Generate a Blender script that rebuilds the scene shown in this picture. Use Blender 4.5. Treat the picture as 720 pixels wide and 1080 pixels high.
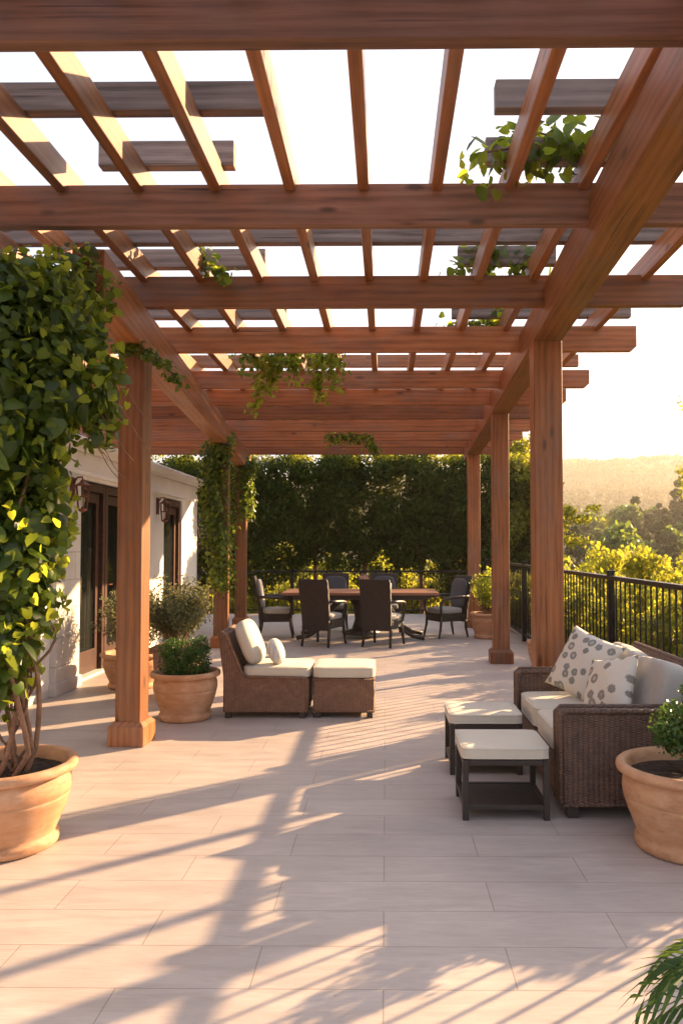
import bpy, bmesh, math, random
import numpy as np
from mathutils import Vector, Matrix, Euler
PI = math.pi
R = math.radians
random.seed(7)
rng = np.random.default_rng(11)
scene = bpy.context.scene
for o in list(bpy.data.objects):
    bpy.data.objects.remove(o)
C = bpy.context.scene.collection

# ------------------------------------------------------------------ camera
EYE = 1.45
F = 805.0
cam_d = bpy.data.cameras.new('camera')
cam = bpy.data.objects.new('camera', cam_d)
C.objects.link(cam)
scene.camera = cam
PITCH, YAW = 2.0, 0.6
cam.location = (0, 0, EYE)
cam.rotation_euler = (R(90 + PITCH), 0, R(YAW))
cam_d.sensor_fit = 'HORIZONTAL'
cam_d.sensor_width = 36
cam_d.lens = F / 720 * 36
cam_d.shift_x = -(47 - F * math.tan(R(YAW))) / 720
cam_d.shift_y = (37 - F * math.tan(R(PITCH))) / 720
cam_d.clip_start = 0.05
cam_d.clip_end = 9000

# ------------------------------------------------------------------ light
SUN_EL, SUN_AZ = 18.6, 38.0           # azimuth measured from +X towards +Y
sd = Vector((math.cos(R(SUN_EL)) * math.cos(R(SUN_AZ)), math.cos(R(SUN_EL)) * math.sin(R(SUN_AZ)), math.sin(R(SUN_EL))))
sun_d = bpy.data.lights.new('sun', 'SUN')
sun_d.energy = 5.0
sun_d.angle = R(0.5)
sun_d.color = (1.0, 0.65, 0.34)
sun = bpy.data.objects.new('sun', sun_d)
C.objects.link(sun)
sun.rotation_euler = sd.to_track_quat('Z', 'Y').to_euler()
sun.location = sd * 50

world = bpy.data.worlds.new("World")
scene.world = world
world.use_nodes = True
wn = world.node_tree.nodes
wl = world.node_tree.links
wn.clear()
w_out = wn.new('ShaderNodeOutputWorld')
w_bg = wn.new('ShaderNodeBackground')
sky = wn.new('ShaderNodeTexSky')
sky.sky_type = 'NISHITA'
sky.sun_disc = False
sky.sun_elevation = R(SUN_EL)
sky.sun_rotation = R(90 - SUN_AZ)
sky.air_density = 1.0
sky.dust_density = 4.0
sky.ozone_density = 1.0
hz = wn.new('ShaderNodeMixRGB')        # thin bright haze in front of the blue
hz.inputs[0].default_value = 0.6
hz.inputs[2].default_value = (5.9, 6.5, 7.7, 1)
wl.new(sky.outputs[0], hz.inputs[1])
wl.new(hz.outputs[0], w_bg.inputs[0])
w_bg.inputs[1].default_value = 0.055
wl.new(w_bg.outputs[0], w_out.inputs[0])

scene.view_settings.view_transform = 'Standard'
scene.view_settings.look = 'None'
scene.view_settings.gamma = 1
scene.view_settings.exposure = 2.0
scene.view_settings.use_curve_mapping = False
scene.render.engine = 'CYCLES'
scene.cycles.use_denoising = True
scene.cycles.max_bounces = 7
scene.cycles.diffuse_bounces = 4
scene.cycles.glossy_bounces = 3
scene.cycles.transmission_bounces = 5
scene.cycles.transparent_max_bounces = 8
scene.cycles.volume_bounces = 0
scene.cycles.caustics_reflective = False
scene.cycles.caustics_refractive = False
scene.cycles.sample_clamp_indirect = 6

# ------------------------------------------------------------------ node helpers
def new_mat(name):
    m = bpy.data.materials.new(name)
    m.use_nodes = True
    nt = m.node_tree
    nt.nodes.clear()
    out = nt.nodes.new('ShaderNodeOutputMaterial')
    b = nt.nodes.new('ShaderNodeBsdfPrincipled')
    nt.links.new(b.outputs[0], out.inputs[0])
    return m, nt, b, out

def nd(nt, t, **kw):
    n = nt.nodes.new(t)
    for k, v in kw.items():
        setattr(n, k, v)
    return n

def math_n(nt, op, a, b=None, c=None):
    n = nt.nodes.new('ShaderNodeMath')
    n.operation = op
    for i, v in enumerate((a, b, c)):
        if v is None:
            continue
        if hasattr(v, 'links'):
            nt.links.new(v, n.inputs[i])
        else:
            n.inputs[i].default_value = v
    return n.outputs[0]

def ramp(nt, fac, stops):
    n = nt.nodes.new('ShaderNodeValToRGB')
    e = n.color_ramp.elements
    while len(e) < len(stops):
        e.new(0.5)
    for i, (p, c) in enumerate(stops):
        e[i].position = p
        e[i].color = (*c, 1) if len(c) == 3 else c
    nt.links.new(fac, n.inputs[0])
    return n.outputs[0]

def mapping(nt, coord='Object', scale=(1, 1, 1), loc=(0, 0, 0), rand=False):
    tc = nt.nodes.new('ShaderNodeTexCoord')
    mp = nt.nodes.new('ShaderNodeMapping')
    mp.inputs['Scale'].default_value = scale
    mp.inputs['Location'].default_value = loc
    if rand:
        oi = nt.nodes.new('ShaderNodeObjectInfo')
        ad = nt.nodes.new('ShaderNodeVectorMath'); ad.operation = 'ADD'
        sc = nt.nodes.new('ShaderNodeVectorMath'); sc.operation = 'SCALE'
        cb = nt.nodes.new('ShaderNodeCombineXYZ')
        nt.links.new(oi.outputs['Random'], cb.inputs[0])
        nt.links.new(oi.outputs['Random'], cb.inputs[1])
        nt.links.new(oi.outputs['Random'], cb.inputs[2])
        nt.links.new(cb.outputs[0], sc.inputs[0])
        sc.inputs['Scale'].default_value = 37.0
        nt.links.new(tc.outputs[coord], ad.inputs[0])
        nt.links.new(sc.outputs[0], ad.inputs[1])
        nt.links.new(ad.outputs[0], mp.inputs[0])
    else:
        nt.links.new(tc.outputs[coord], mp.inputs[0])
    return mp.outputs[0]

def noise(nt, vec, scale, detail=4, rough=0.5, dist=0.0):
    n = nt.nodes.new('ShaderNodeTexNoise')
    n.inputs['Scale'].default_value = scale
    n.inputs['Detail'].default_value = detail
    n.inputs['Roughness'].default_value = rough
    n.inputs['Distortion'].default_value = dist
    if vec is not None:
        nt.links.new(vec, n.inputs['Vector'])
    return n.outputs['Fac']

def mixc(nt, fac, a, b, mode='MIX'):
    n = nt.nodes.new('ShaderNodeMixRGB')
    n.blend_type = mode
    for i, v in enumerate((fac, a, b)):
        if hasattr(v, 'links'):
            nt.links.new(v, n.inputs[i])
        elif isinstance(v, (tuple, list)):
            n.inputs[i].default_value = (*v, 1)
        else:
            n.inputs[i].default_value = v
    return n.outputs[0]

def bump(nt, b, h, strength, dist=0.01):
    n = nt.nodes.new('ShaderNodeBump')
    n.inputs['Strength'].default_value = strength
    n.inputs['Distance'].default_value = dist
    nt.links.new(h, n.inputs['Height'])
    nt.links.new(n.outputs[0], b.inputs['Normal'])

# ------------------------------------------------------------------ materials
def mat_wood(name, dark, base, light, rough=0.47):
    m, nt, b, _ = new_mat(name)
    v = mapping(nt, scale=(0.8, 11, 11), rand=True)
    g1 = noise(nt, v, 1.7, 7, 0.6, 0.7)
    v2 = mapping(nt, scale=(1.2, 60, 60), rand=True)
    g2 = noise(nt, v2, 2.2, 4, 0.65, 0.3)
    blotch = noise(nt, mapping(nt, scale=(1.3, 3, 3), rand=True), 1.8, 4, 0.6)
    w = nd(nt, 'ShaderNodeTexWave', wave_type='RINGS')
    w.rings_direction = 'X'
    w.inputs['Scale'].default_value = 5.0
    w.inputs['Distortion'].default_value = 6.0
    w.inputs['Detail'].default_value = 3
    w.inputs['Detail Scale'].default_value = 0.6
    v3 = mapping(nt, scale=(0.25, 1.6, 1.6), rand=True)
    nt.links.new(v3, w.inputs['Vector'])
    # knots
    vo = nd(nt, 'ShaderNodeTexVoronoi')
    vo.inputs['Scale'].default_value = 1.0
    vo.inputs['Randomness'].default_value = 1.0
    v4 = mapping(nt, scale=(1.9, 5.5, 5.5), rand=True)
    nt.links.new(v4, vo.inputs['Vector'])
    knot = ramp(nt, vo.outputs['Distance'], [(0.06, (1, 1, 1)), (0.13, (0, 0, 0))])
    f = math_n(nt, 'ADD', math_n(nt, 'MULTIPLY', g1, 0.42), math_n(nt, 'MULTIPLY', w.outputs['Fac'], 0.10))
    f = math_n(nt, 'ADD', f, math_n(nt, 'MULTIPLY', g2, 0.28))
    f = math_n(nt, 'ADD', f, math_n(nt, 'MULTIPLY', blotch, 0.26))
    col = ramp(nt, f, [(0.36, dark), (0.53, base), (0.74, light)])
    col = mixc(nt, math_n(nt, 'MULTIPLY', knot, 0.75), col, tuple(c * 0.35 for c in dark))
    oi = nd(nt, 'ShaderNodeObjectInfo')
    tone = math_n(nt, 'ADD', math_n(nt, 'MULTIPLY', oi.outputs['Random'], 0.6), 0.66)
    crack = ramp(nt, noise(nt, mapping(nt, scale=(0.9, 42, 42), rand=True), 1.1, 2, 0.5, 0.2), [(0.27, (0.35, 0.32, 0.3)), (0.33, (1, 1, 1))])
    col = mixc(nt, 1.0, col, crack, 'MULTIPLY')
    wth = noise(nt, mapping(nt, scale=(0.7, 2.2, 2.2), rand=True), 1.3, 5, 0.65)
    gm = mixc(nt, 0.55, col, (sum(base) / 3 * 1.15,) * 3)
    col = mixc(nt, ramp(nt, wth, [(0.48, (0, 0, 0)), (0.72, (0.75,) * 3)]), col, gm)
    hsv = nd(nt, 'ShaderNodeHueSaturation')
    nt.links.new(tone, hsv.inputs['Value'])
    nt.links.new(col, hsv.inputs['Color'])
    nt.links.new(hsv.outputs[0], b.inputs['Base Color'])
    b.inputs['Roughness'].default_value = rough
    b.inputs['Specular IOR Level'].default_value = 0.42
    bump(nt, b, g2, 0.28, 0.003)
    return m

M = {}
M['cedar'] = mat_wood('cedar', (0.135, 0.048, 0.016), (0.30, 0.108, 0.036), (0.43, 0.18, 0.068))
M['grey_wood'] = mat_wood('grey_wood', (0.09, 0.068, 0.06), (0.20, 0.155, 0.14), (0.34, 0.28, 0.26), 0.8)
M['greyer_cedar'] = mat_wood('greyer_cedar', (0.085, 0.040, 0.026), (0.19, 0.088, 0.055), (0.28, 0.145, 0.10), 0.6)  # darker, greyer cedar for the nearest crossbeams
M['table_wood'] = mat_wood('table_wood', (0.11, 0.045, 0.025), (0.24, 0.11, 0.06), (0.34, 0.18, 0.10), 0.4)
M['door_wood'] = mat_wood('door_wood', (0.035, 0.014, 0.010), (0.075, 0.030, 0.02), (0.12, 0.05, 0.03), 0.45)

def mat_floor():
    m, nt, b, _ = new_mat('paving')
    v = mapping(nt, loc=(0.45, -0.121, 0))
    br = nd(nt, 'ShaderNodeTexBrick')
    br.offset = 0.5
    nt.links.new(v, br.inputs['Vector'])
    br.inputs['Scale'].default_value = 1.0
    br.inputs['Brick Width'].default_value = 0.88
    br.inputs['Row Height'].default_value = 0.27
    br.inputs['Mortar Size'].default_value = 0.0028
    br.inputs['Mortar Smooth'].default_value = 0.3
    br.inputs['Bias'].default_value = 0.0
    br.inputs['Color1'].default_value = (0.52, 0.46, 0.43, 1)
    br.inputs['Color2'].default_value = (0.485, 0.43, 0.405, 1)
    br.inputs['Mortar'].default_value = (0.35, 0.295, 0.265, 1)
    v2 = mapping(nt, scale=(1.0, 5.5, 1))
    n1 = noise(nt, v2, 2.3, 6, 0.6, 0.8)
    n2 = noise(nt, mapping(nt, scale=(2.5, 26, 1)), 4.0, 4, 0.65, 0.3)
    c = mixc(nt, 1.0, br.outputs[0], ramp(nt, n1, [(0.3, (0.86, 0.84, 0.83)), (0.7, (1.08, 1.07, 1.06))]), 'MULTIPLY')
    c = mixc(nt, 1.0, c, ramp(nt, n2, [(0.3, (0.92, 0.91, 0.9)), (0.7, (1.05, 1.05, 1.05))]), 'MULTIPLY')
    big = noise(nt, mapping(nt), 0.55, 5, 0.6)
    c = mixc(nt, 1.0, c, ramp(nt, big, [(0.35, (0.84, 0.83, 0.83)), (0.65, (1.06, 1.05, 1.03))]), 'MULTIPLY')
    spot = noise(nt, mapping(nt), 22.0, 3, 0.7)
    c = mixc(nt, 1.0, c, ramp(nt, spot, [(0.22, (0.72, 0.68, 0.65)), (0.31, (1, 1, 1))]), 'MULTIPLY')
    nt.links.new(c, b.inputs['Base Color'])
    b.inputs['Roughness'].default_value = 0.5
    rr = ramp(nt, n1, [(0.3, (0.42,) * 3), (0.7, (0.62,) * 3)])
    nt.links.new(rr, b.inputs['Roughness'])
    b.inputs['Specular IOR Level'].default_value = 0.35
    h = math_n(nt, 'SUBTRACT', math_n(nt, 'MULTIPLY', n2, 0.15), br.outputs['Fac'])
    bump(nt, b, h, 0.35, 0.004)
    return m
M['paving'] = mat_floor()

def mat_plain(name, col, rough=0.6, metal=0.0, nscale=8.0, var=0.12, bmp=0.15, spec=0.5, coord='Object', bd=0.004):
    m, nt, b, _ = new_mat(name)
    v = mapping(nt, coord)
    n = noise(nt, v, nscale, 5, 0.6)
    c = ramp(nt, n, [(0.3, tuple(x * (1 - var) for x in col)), (0.7, tuple(min(1, x * (1 + var)) for x in col))])
    nt.links.new(c, b.inputs['Base Color'])
    b.inputs['Roughness'].default_value = rough
    b.inputs['Metallic'].default_value = metal
    b.inputs['Specular IOR Level'].default_value = spec
    if bmp:
        bump(nt, b, noise(nt, v, nscale * 5, 4, 0.6), bmp, bd)
    return m

M['plaster'] = mat_plain('plaster', (0.80, 0.79, 0.77), 0.85, nscale=2.5, var=0.06, bmp=0.35)
M['black_metal'] = mat_plain('black_metal', (0.018, 0.017, 0.017), 0.42, 0.4, var=0.2, bmp=0.05)
M['bronze'] = mat_plain('bronze', (0.16, 0.06, 0.035), 0.42, 0.55, nscale=20, var=0.3, bmp=0.1)
M['soil'] = mat_plain('soil', (0.055, 0.032, 0.022), 0.95, nscale=35, var=0.6, bmp=1.0, bd=0.02)
M['bark'] = mat_plain('bark', (0.22, 0.12, 0.075), 0.85, nscale=18, var=0.35, bmp=0.6, bd=0.01)
M['sill'] = mat_plain('sill', (0.62, 0.59, 0.56), 0.6, var=0.05)
M['interior'] = mat_plain('interior', (0.45, 0.40, 0.36), 0.8, var=0.05)
M['curtain'] = mat_plain('curtain', (0.72, 0.64, 0.60), 0.85, nscale=3, var=0.08)
M['dark_leg'] = mat_plain('dark_leg', (0.030, 0.022, 0.018), 0.45, var=0.25, bmp=0.1)
M['white_plastic'] = mat_plain('white_plastic', (0.7, 0.68, 0.64), 0.4)
M['roof_far'] = mat_plain('roof_far', (0.25, 0.16, 0.12), 0.8)
M['wall_far'] = mat_plain('wall_far', (0.55, 0.52, 0.50), 0.8)

def mat_terracotta():
    m, nt, b, _ = new_mat('terracotta')
    v = mapping(nt, rand=True)
    n = noise(nt, v, 4, 6, 0.65, 0.5)
    n2 = noise(nt, mapping(nt, scale=(1, 1, 4)), 9, 4, 0.6)
    f = math_n(nt, 'ADD', math_n(nt, 'MULTIPLY', n, 0.6), math_n(nt, 'MULTIPLY', n2, 0.4))
    c = ramp(nt, f, [(0.3, (0.35, 0.17, 0.082)), (0.5, (0.49, 0.265, 0.14)), (0.7, (0.58, 0.36, 0.22))])
    bl = noise(nt, mapping(nt, scale=(1, 1, 1.6), rand=True), 6, 6, 0.7)
    c = mixc(nt, ramp(nt, bl, [(0.52, (0, 0, 0)), (0.72, (0.4,) * 3)]), c, (0.62, 0.47, 0.36))
    dk = noise(nt, mapping(nt, scale=(1.5, 1.5, 5), rand=True), 3, 5, 0.7)
    c = mixc(nt, 1.0, c, ramp(nt, dk, [(0.3, (0.68, 0.62, 0.58)), (0.45, (1, 1, 1))]), 'MULTIPLY')
    nt.links.new(c, b.inputs['Base Color'])
    b.inputs['Roughness'].default_value = 0.75
    bump(nt, b, noise(nt, v, 40, 4, 0.6), 0.25, 0.004)
    return m
M['terracotta'] = mat_terracotta()

def mat_stone():
    m, nt, b, _ = new_mat('stone_blocks')
    tc = nd(nt, 'ShaderNodeTexCoord')
    sp = nd(nt, 'ShaderNodeSeparateXYZ'); nt.links.new(tc.outputs['Object'], sp.inputs[0])
    cb = nd(nt, 'ShaderNodeCombineXYZ')
    nt.links.new(math_n(nt, 'ADD', sp.outputs[0], sp.outputs[1]), cb.inputs[0])
    nt.links.new(sp.outputs[2], cb.inputs[1])
    br = nd(nt, 'ShaderNodeTexBrick')
    nt.links.new(cb.outputs[0], br.inputs['Vector'])
    br.inputs['Scale'].default_value = 1
    br.inputs['Brick Width'].default_value = 0.62
    br.inputs['Row Height'].default_value = 0.28
    br.inputs['Mortar Size'].default_value = 0.004
    br.inputs['Color1'].default_value = (0.62, 0.60, 0.58, 1)
    br.inputs['Color2'].default_value = (0.54, 0.52, 0.50, 1)
    br.inputs['Mortar'].default_value = (0.32, 0.30, 0.28, 1)
    n = noise(nt, tc.outputs['Object'], 6, 5, 0.6)
    c = mixc(nt, 1, br.outputs[0], ramp(nt, n, [(0.3, (0.9, 0.9, 0.9)), (0.7, (1.08, 1.08, 1.08))]), 'MULTIPLY')
    nt.links.new(c, b.inputs['Base Color'])
    b.inputs['Roughness'].default_value = 0.8
    bump(nt, b, math_n(nt, 'SUBTRACT', math_n(nt, 'MULTIPLY', n, 0.3), br.outputs['Fac']), 0.4, 0.006)
    return m
M['stone'] = mat_stone()

def mat_wicker(name, dark, light, w=0.022, h=0.011):
    m, nt, b, _ = new_mat(name)
    tc = nd(nt, 'ShaderNodeTexCoord')
    sp = nd(nt, 'ShaderNodeSeparateXYZ'); nt.links.new(tc.outputs['Object'], sp.inputs[0])
    gm = nd(nt, 'ShaderNodeNewGeometry')
    wob = noise(nt, tc.outputs['Object'], 9, 2, 0.5)
    u = math_n(nt, 'ADD', sp.outputs[0], sp.outputs[1])
    u = math_n(nt, 'ADD', u, math_n(nt, 'MULTIPLY', wob, 0.006))
    # on horizontal faces run the weave along y
    nz = nd(nt, 'ShaderNodeSeparateXYZ'); nt.links.new(tc.outputs['Normal'], nz.inputs[0])
    up = math_n(nt, 'GREATER_THAN', math_n(nt, 'ABSOLUTE', nz.outputs[2]), 0.7)
    v = math_n(nt, 'ADD', math_n(nt, 'MULTIPLY', sp.outputs[2], math_n(nt, 'SUBTRACT', 1.0, up)), math_n(nt, 'MULTIPLY', sp.outputs[1], up))
    uu = math_n(nt, 'SUBTRACT', u, math_n(nt, 'MULTIPLY', sp.outputs[1], up))
    v = math_n(nt, 'ADD', v, math_n(nt, 'MULTIPLY', wob, 0.004))
    fu = math_n(nt, 'FLOOR', math_n(nt, 'DIVIDE', uu, w))
    ph = math_n(nt, 'ADD', math_n(nt, 'MULTIPLY', v, PI / h), math_n(nt, 'MULTIPLY', fu, PI / 2))
    s = math_n(nt, 'ABSOLUTE', math_n(nt, 'SINE', ph))
    t = math_n(nt, 'ABSOLUTE', math_n(nt, 'SINE', math_n(nt, 'MULTIPLY', uu, PI / w)))
    hgt = math_n(nt, 'ADD', math_n(nt, 'MULTIPLY', s, 0.55), math_n(nt, 'MULTIPLY', t, 0.45))
    n = noise(nt, tc.outputs['Object'], 14, 4, 0.7)
    st = noise(nt, mapping(nt, scale=(6, 6, 70)), 3, 2, 0.6)
    base = ramp(nt, math_n(nt, 'ADD', math_n(nt, 'MULTIPLY', n, 0.5), math_n(nt, 'MULTIPLY', st, 0.5)), [(0.35, dark), (0.65, light)])
    c = mixc(nt, 1.0, base, ramp(nt, hgt, [(0.12, (0.30, 0.27, 0.25)), (0.55, (1, 1, 1)), (1.0, (1.25, 1.2, 1.15))]), 'MULTIPLY')
    nt.links.new(c, b.inputs['Base Color'])
    b.inputs['Roughness'].default_value = 0.5
    bump(nt, b, hgt, 1.0, 0.006)
    return m
M['wicker'] = mat_wicker('wicker', (0.055, 0.030, 0.021), (0.15, 0.085, 0.058), 0.028, 0.013)
M['wicker_warm'] = mat_wicker('wicker_warm', (0.13, 0.065, 0.038), (0.26, 0.145, 0.09))
M['wicker_dark'] = mat_wicker('wicker_dark', (0.016, 0.011, 0.009), (0.042, 0.027, 0.022))

def mat_fabric(name, col, var=0.05):
    m, nt, b, _ = new_mat(name)
    tc = nd(nt, 'ShaderNodeTexCoord')
    n = noise(nt, tc.outputs['Object'], 5, 4, 0.6)
    fine = noise(nt, tc.outputs['Object'], 260, 2, 0.5)
    c = ramp(nt, n, [(0.3, tuple(x * (1 - var) for x in col)), (0.7, tuple(x * (1 + var) for x in col))])
    c = mixc(nt, 1, c, ramp(nt, fine, [(0.3, (0.9, 0.9, 0.9)), (0.7, (1.05, 1.05, 1.05))]), 'MULTIPLY')
    nt.links.new(c, b.inputs['Base Color'])
    b.inputs['Roughness'].default_value = 0.9
    b.inputs['Sheen Weight'].default_value = 0.2
    b.inputs['Specular IOR Level'].default_value = 0.2
    wr = noise(nt, tc.outputs['Object'], 11, 3, 0.5, 0.8)
    bump(nt, b, math_n(nt, 'ADD', math_n(nt, 'MULTIPLY', fine, 0.08), wr), 0.4, 0.012)
    return m
M['cream'] = mat_fabric('cream_fabric', (0.58, 0.53, 0.44))
M['grey_fabric'] = mat_fabric('grey_fabric', (0.36, 0.35, 0.33))
M['slate_fabric'] = mat_fabric('slate_fabric', (0.075, 0.085, 0.105))

def mat_pattern(name, base, ink, scale, kind):
    m, nt, b, _ = new_mat(name)
    tc = nd(nt, 'ShaderNodeTexCoord')
    mp = nd(nt, 'ShaderNodeMapping')
    mp.inputs['Scale'].default_value = (1, 1, 0.02)
    nt.links.new(tc.outputs['Object'], mp.inputs[0])
    vo = nd(nt, 'ShaderNodeTexVoronoi')
    vo.inputs['Scale'].default_value = scale
    vo.inputs['Randomness'].default_value = 0.55
    nt.links.new(mp.outputs[0], vo.inputs['Vector'])
    d = vo.outputs['Distance']
    fine = noise(nt, mp.outputs[0], scale * 7, 3, 0.6)
    dd = math_n(nt, 'ADD', d, math_n(nt, 'MULTIPLY', math_n(nt, 'SUBTRACT', fine, 0.5), 0.34))
    if kind == 'medallion':
        rp = ramp(nt, dd, [(0.05, (0.9,) * 3), (0.13, (0.15,) * 3), (0.2, (0.9,) * 3), (0.37, (0.95,) * 3), (0.41, (0,) * 3)])
    else:
        rp = ramp(nt, dd, [(0.1, (0.2,) * 3), (0.2, (0.9,) * 3), (0.3, (0,) * 3), (0.42, (0.7,) * 3), (0.5, (0,) * 3)])
    c = mixc(nt, math_n(nt, 'MULTIPLY', rp, 0.85), base, ink)
    nt.links.new(c, b.inputs['Base Color'])
    b.inputs['Roughness'].default_value = 0.9
    b.inputs['Specular IOR Level'].default_value = 0.2
    wr = noise(nt, tc.outputs['Object'], 9, 3, 0.5, 0.8)
    bump(nt, b, wr, 0.4, 0.015)
    return m
M['pattern_a'] = mat_pattern('patterned_fabric', (0.58, 0.55, 0.49), (0.10, 0.12, 0.125), 14.0, 'medallion')
M['pattern_b'] = mat_pattern('printed_fabric', (0.60, 0.56, 0.49), (0.14, 0.12, 0.11), 12.0, 'medallion')
M['pattern_c'] = mat_pattern('pale_print_fabric', (0.62, 0.60, 0.56), (0.22, 0.28, 0.33), 16.0, 'scroll')

def mat_leaf(name, dark, light, trans, tw=0.45, rough=0.42, spec=0.4):
    m, nt, b, out = new_mat(name)
    at = nd(nt, 'ShaderNodeAttribute', attribute_name='tint')
    oi = nd(nt, 'ShaderNodeObjectInfo')
    c = ramp(nt, at.outputs['Fac'], [(0.0, dark), (1.0, light)])
    nt.links.new(c, b.inputs['Base Color'])
    b.inputs['Roughness'].default_value = rough
    b.inputs['Specular IOR Level'].default_value = spec
    tr = nd(nt, 'ShaderNodeBsdfTranslucent')
    tc_ = mixc(nt, at.outputs['Fac'], tuple(x * 0.7 for x in trans), tuple(min(1, x * 1.25) for x in trans))
    nt.links.new(tc_, tr.inputs[0])
    mx = nd(nt, 'ShaderNodeMixShader')
    mx.inputs[0].default_value = tw
    nt.links.new(b.outputs[0], mx.inputs[1])
    nt.links.new(tr.outputs[0], mx.inputs[2])
    nt.links.new(mx.outputs[0], out.inputs[0])
    return m
M['ivy'] = mat_leaf('ivy_leaf', (0.012, 0.038, 0.006), (0.085, 0.155, 0.018), (0.30, 0.38, 0.03), 0.42, 0.38, 0.5)
M['ivy_bright'] = mat_leaf('bright_leaf', (0.06, 0.12, 0.015), (0.18, 0.24, 0.03), (0.50, 0.55, 0.04), 0.6)
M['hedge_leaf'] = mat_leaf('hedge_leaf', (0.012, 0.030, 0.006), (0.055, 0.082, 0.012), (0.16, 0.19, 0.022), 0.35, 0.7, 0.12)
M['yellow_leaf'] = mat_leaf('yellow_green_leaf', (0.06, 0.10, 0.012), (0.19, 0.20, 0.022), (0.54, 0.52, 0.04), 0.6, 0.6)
M['grey_leaf'] = mat_leaf('grey_green_leaf', (0.06, 0.08, 0.04), (0.14, 0.16, 0.08), (0.25, 0.25, 0.10), 0.4, 0.6)
M['box_leaf'] = mat_leaf('box_leaf', (0.025, 0.07, 0.015), (0.07, 0.15, 0.03), (0.12, 0.22, 0.03), 0.3)
M['palm_leaf'] = mat_leaf('palm_leaf', (0.03, 0.08, 0.012), (0.10, 0.17, 0.03), (0.15, 0.25, 0.03), 0.3)
M['far_leaf'] = mat_leaf('far_leaf', (0.022, 0.042, 0.012), (0.075, 0.095, 0.024), (0.10, 0.11, 0.03), 0.3, 0.8)
M['rust_leaf'] = mat_leaf('rust_leaf', (0.12, 0.07, 0.02), (0.22, 0.13, 0.04), (0.4, 0.25, 0.06), 0.5, 0.7)
M['flower'] = mat_leaf('petal', (0.45, 0.25, 0.20), (0.65, 0.5, 0.45), (0.5, 0.4, 0.3), 0.3)

def mat_glass():
    m, nt, b, out = new_mat('door_glass')
    b.inputs['Base Color'].default_value = (0.02, 0.025, 0.025, 1)
    b.inputs['Roughness'].default_value = 0.04
    b.inputs['Specular IOR Level'].default_value = 0.7
    tr = nd(nt, 'ShaderNodeBsdfTransparent')
    tr.inputs[0].default_value = (0.75, 0.78, 0.76, 1)
    mx = nd(nt, 'ShaderNodeMixShader')
    mx.inputs[0].default_value = 0.55
    nt.links.new(b.outputs[0], mx.inputs[1]); nt.links.new(tr.outputs[0], mx.inputs[2])
    nt.links.new(mx.outputs[0], out.inputs[0])
    return m
M['glass'] = mat_glass()

def mat_terrain():
    m, nt, b, _ = new_mat('hillside_ground')
    v = mapping(nt)
    n = noise(nt, v, 0.03, 8, 0.65)
    n2 = noise(nt, v, 0.6, 5, 0.6)
    f = math_n(nt, 'ADD', math_n(nt, 'MULTIPLY', n, 0.65), math_n(nt, 'MULTIPLY', n2, 0.35))
    c = ramp(nt, f, [(0.35, (0.025, 0.04, 0.012)), (0.52, (0.055, 0.07, 0.022)), (0.70, (0.13, 0.115, 0.05))])
    nt.links.new(c, b.inputs['Base Color'])
    b.inputs['Roughness'].default_value = 0.95
    bump(nt, b, n2, 0.6, 0.2)
    return m
M['terrain'] = mat_terrain()

# ------------------------------------------------------------------ object helpers
def tag(o, label=None, cat=None, group=None, kind=None):
    if label: o['label'] = label
    if cat: o['category'] = cat
    if group: o['group'] = group
    if kind: o['kind'] = kind
    return o

def empty(name, loc=(0, 0, 0), rz=0, label=None, cat=None, group=None):
    o = bpy.data.objects.new(name, None)
    C.objects.link(o)
    o.location = loc
    o.rotation_euler = (0, 0, rz)
    o.empty_display_size = 0.1
    return tag(o, label, cat, group)

def mesh_obj(name, verts, faces, mat, parent=None, smooth=False, bevel=0, seg=2, loc=None, rot=None):
    me = bpy.data.meshes.new(name)
    me.from_pydata([tuple(v) for v in verts], [], faces)
    me.update()
    bm = bmesh.new(); bm.from_mesh(me)
    bmesh.ops.recalc_face_normals(bm, faces=bm.faces)
    bm.to_mesh(me); bm.free()
    if smooth:
        me.polygons.foreach_set('use_smooth', [True] * len(me.polygons))
    me.materials.append(M[mat] if isinstance(mat, str) else mat)
    o = bpy.data.objects.new(name, me)
    C.objects.link(o)
    if parent: o.parent = parent
    if loc is not None: o.location = loc
    if rot is not None: o.rotation_euler = rot
    if bevel:
        md = o.modifiers.new('bevel', 'BEVEL')
        md.width = bevel; md.segments = seg; md.limit_method = 'ANGLE'; md.angle_limit = R(40)
    return o

def copy_tree(o, parent=None):
    c = o.copy(); C.objects.link(c); c.parent = parent
    for ch in o.children: copy_tree(ch, c)
    return c

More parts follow.
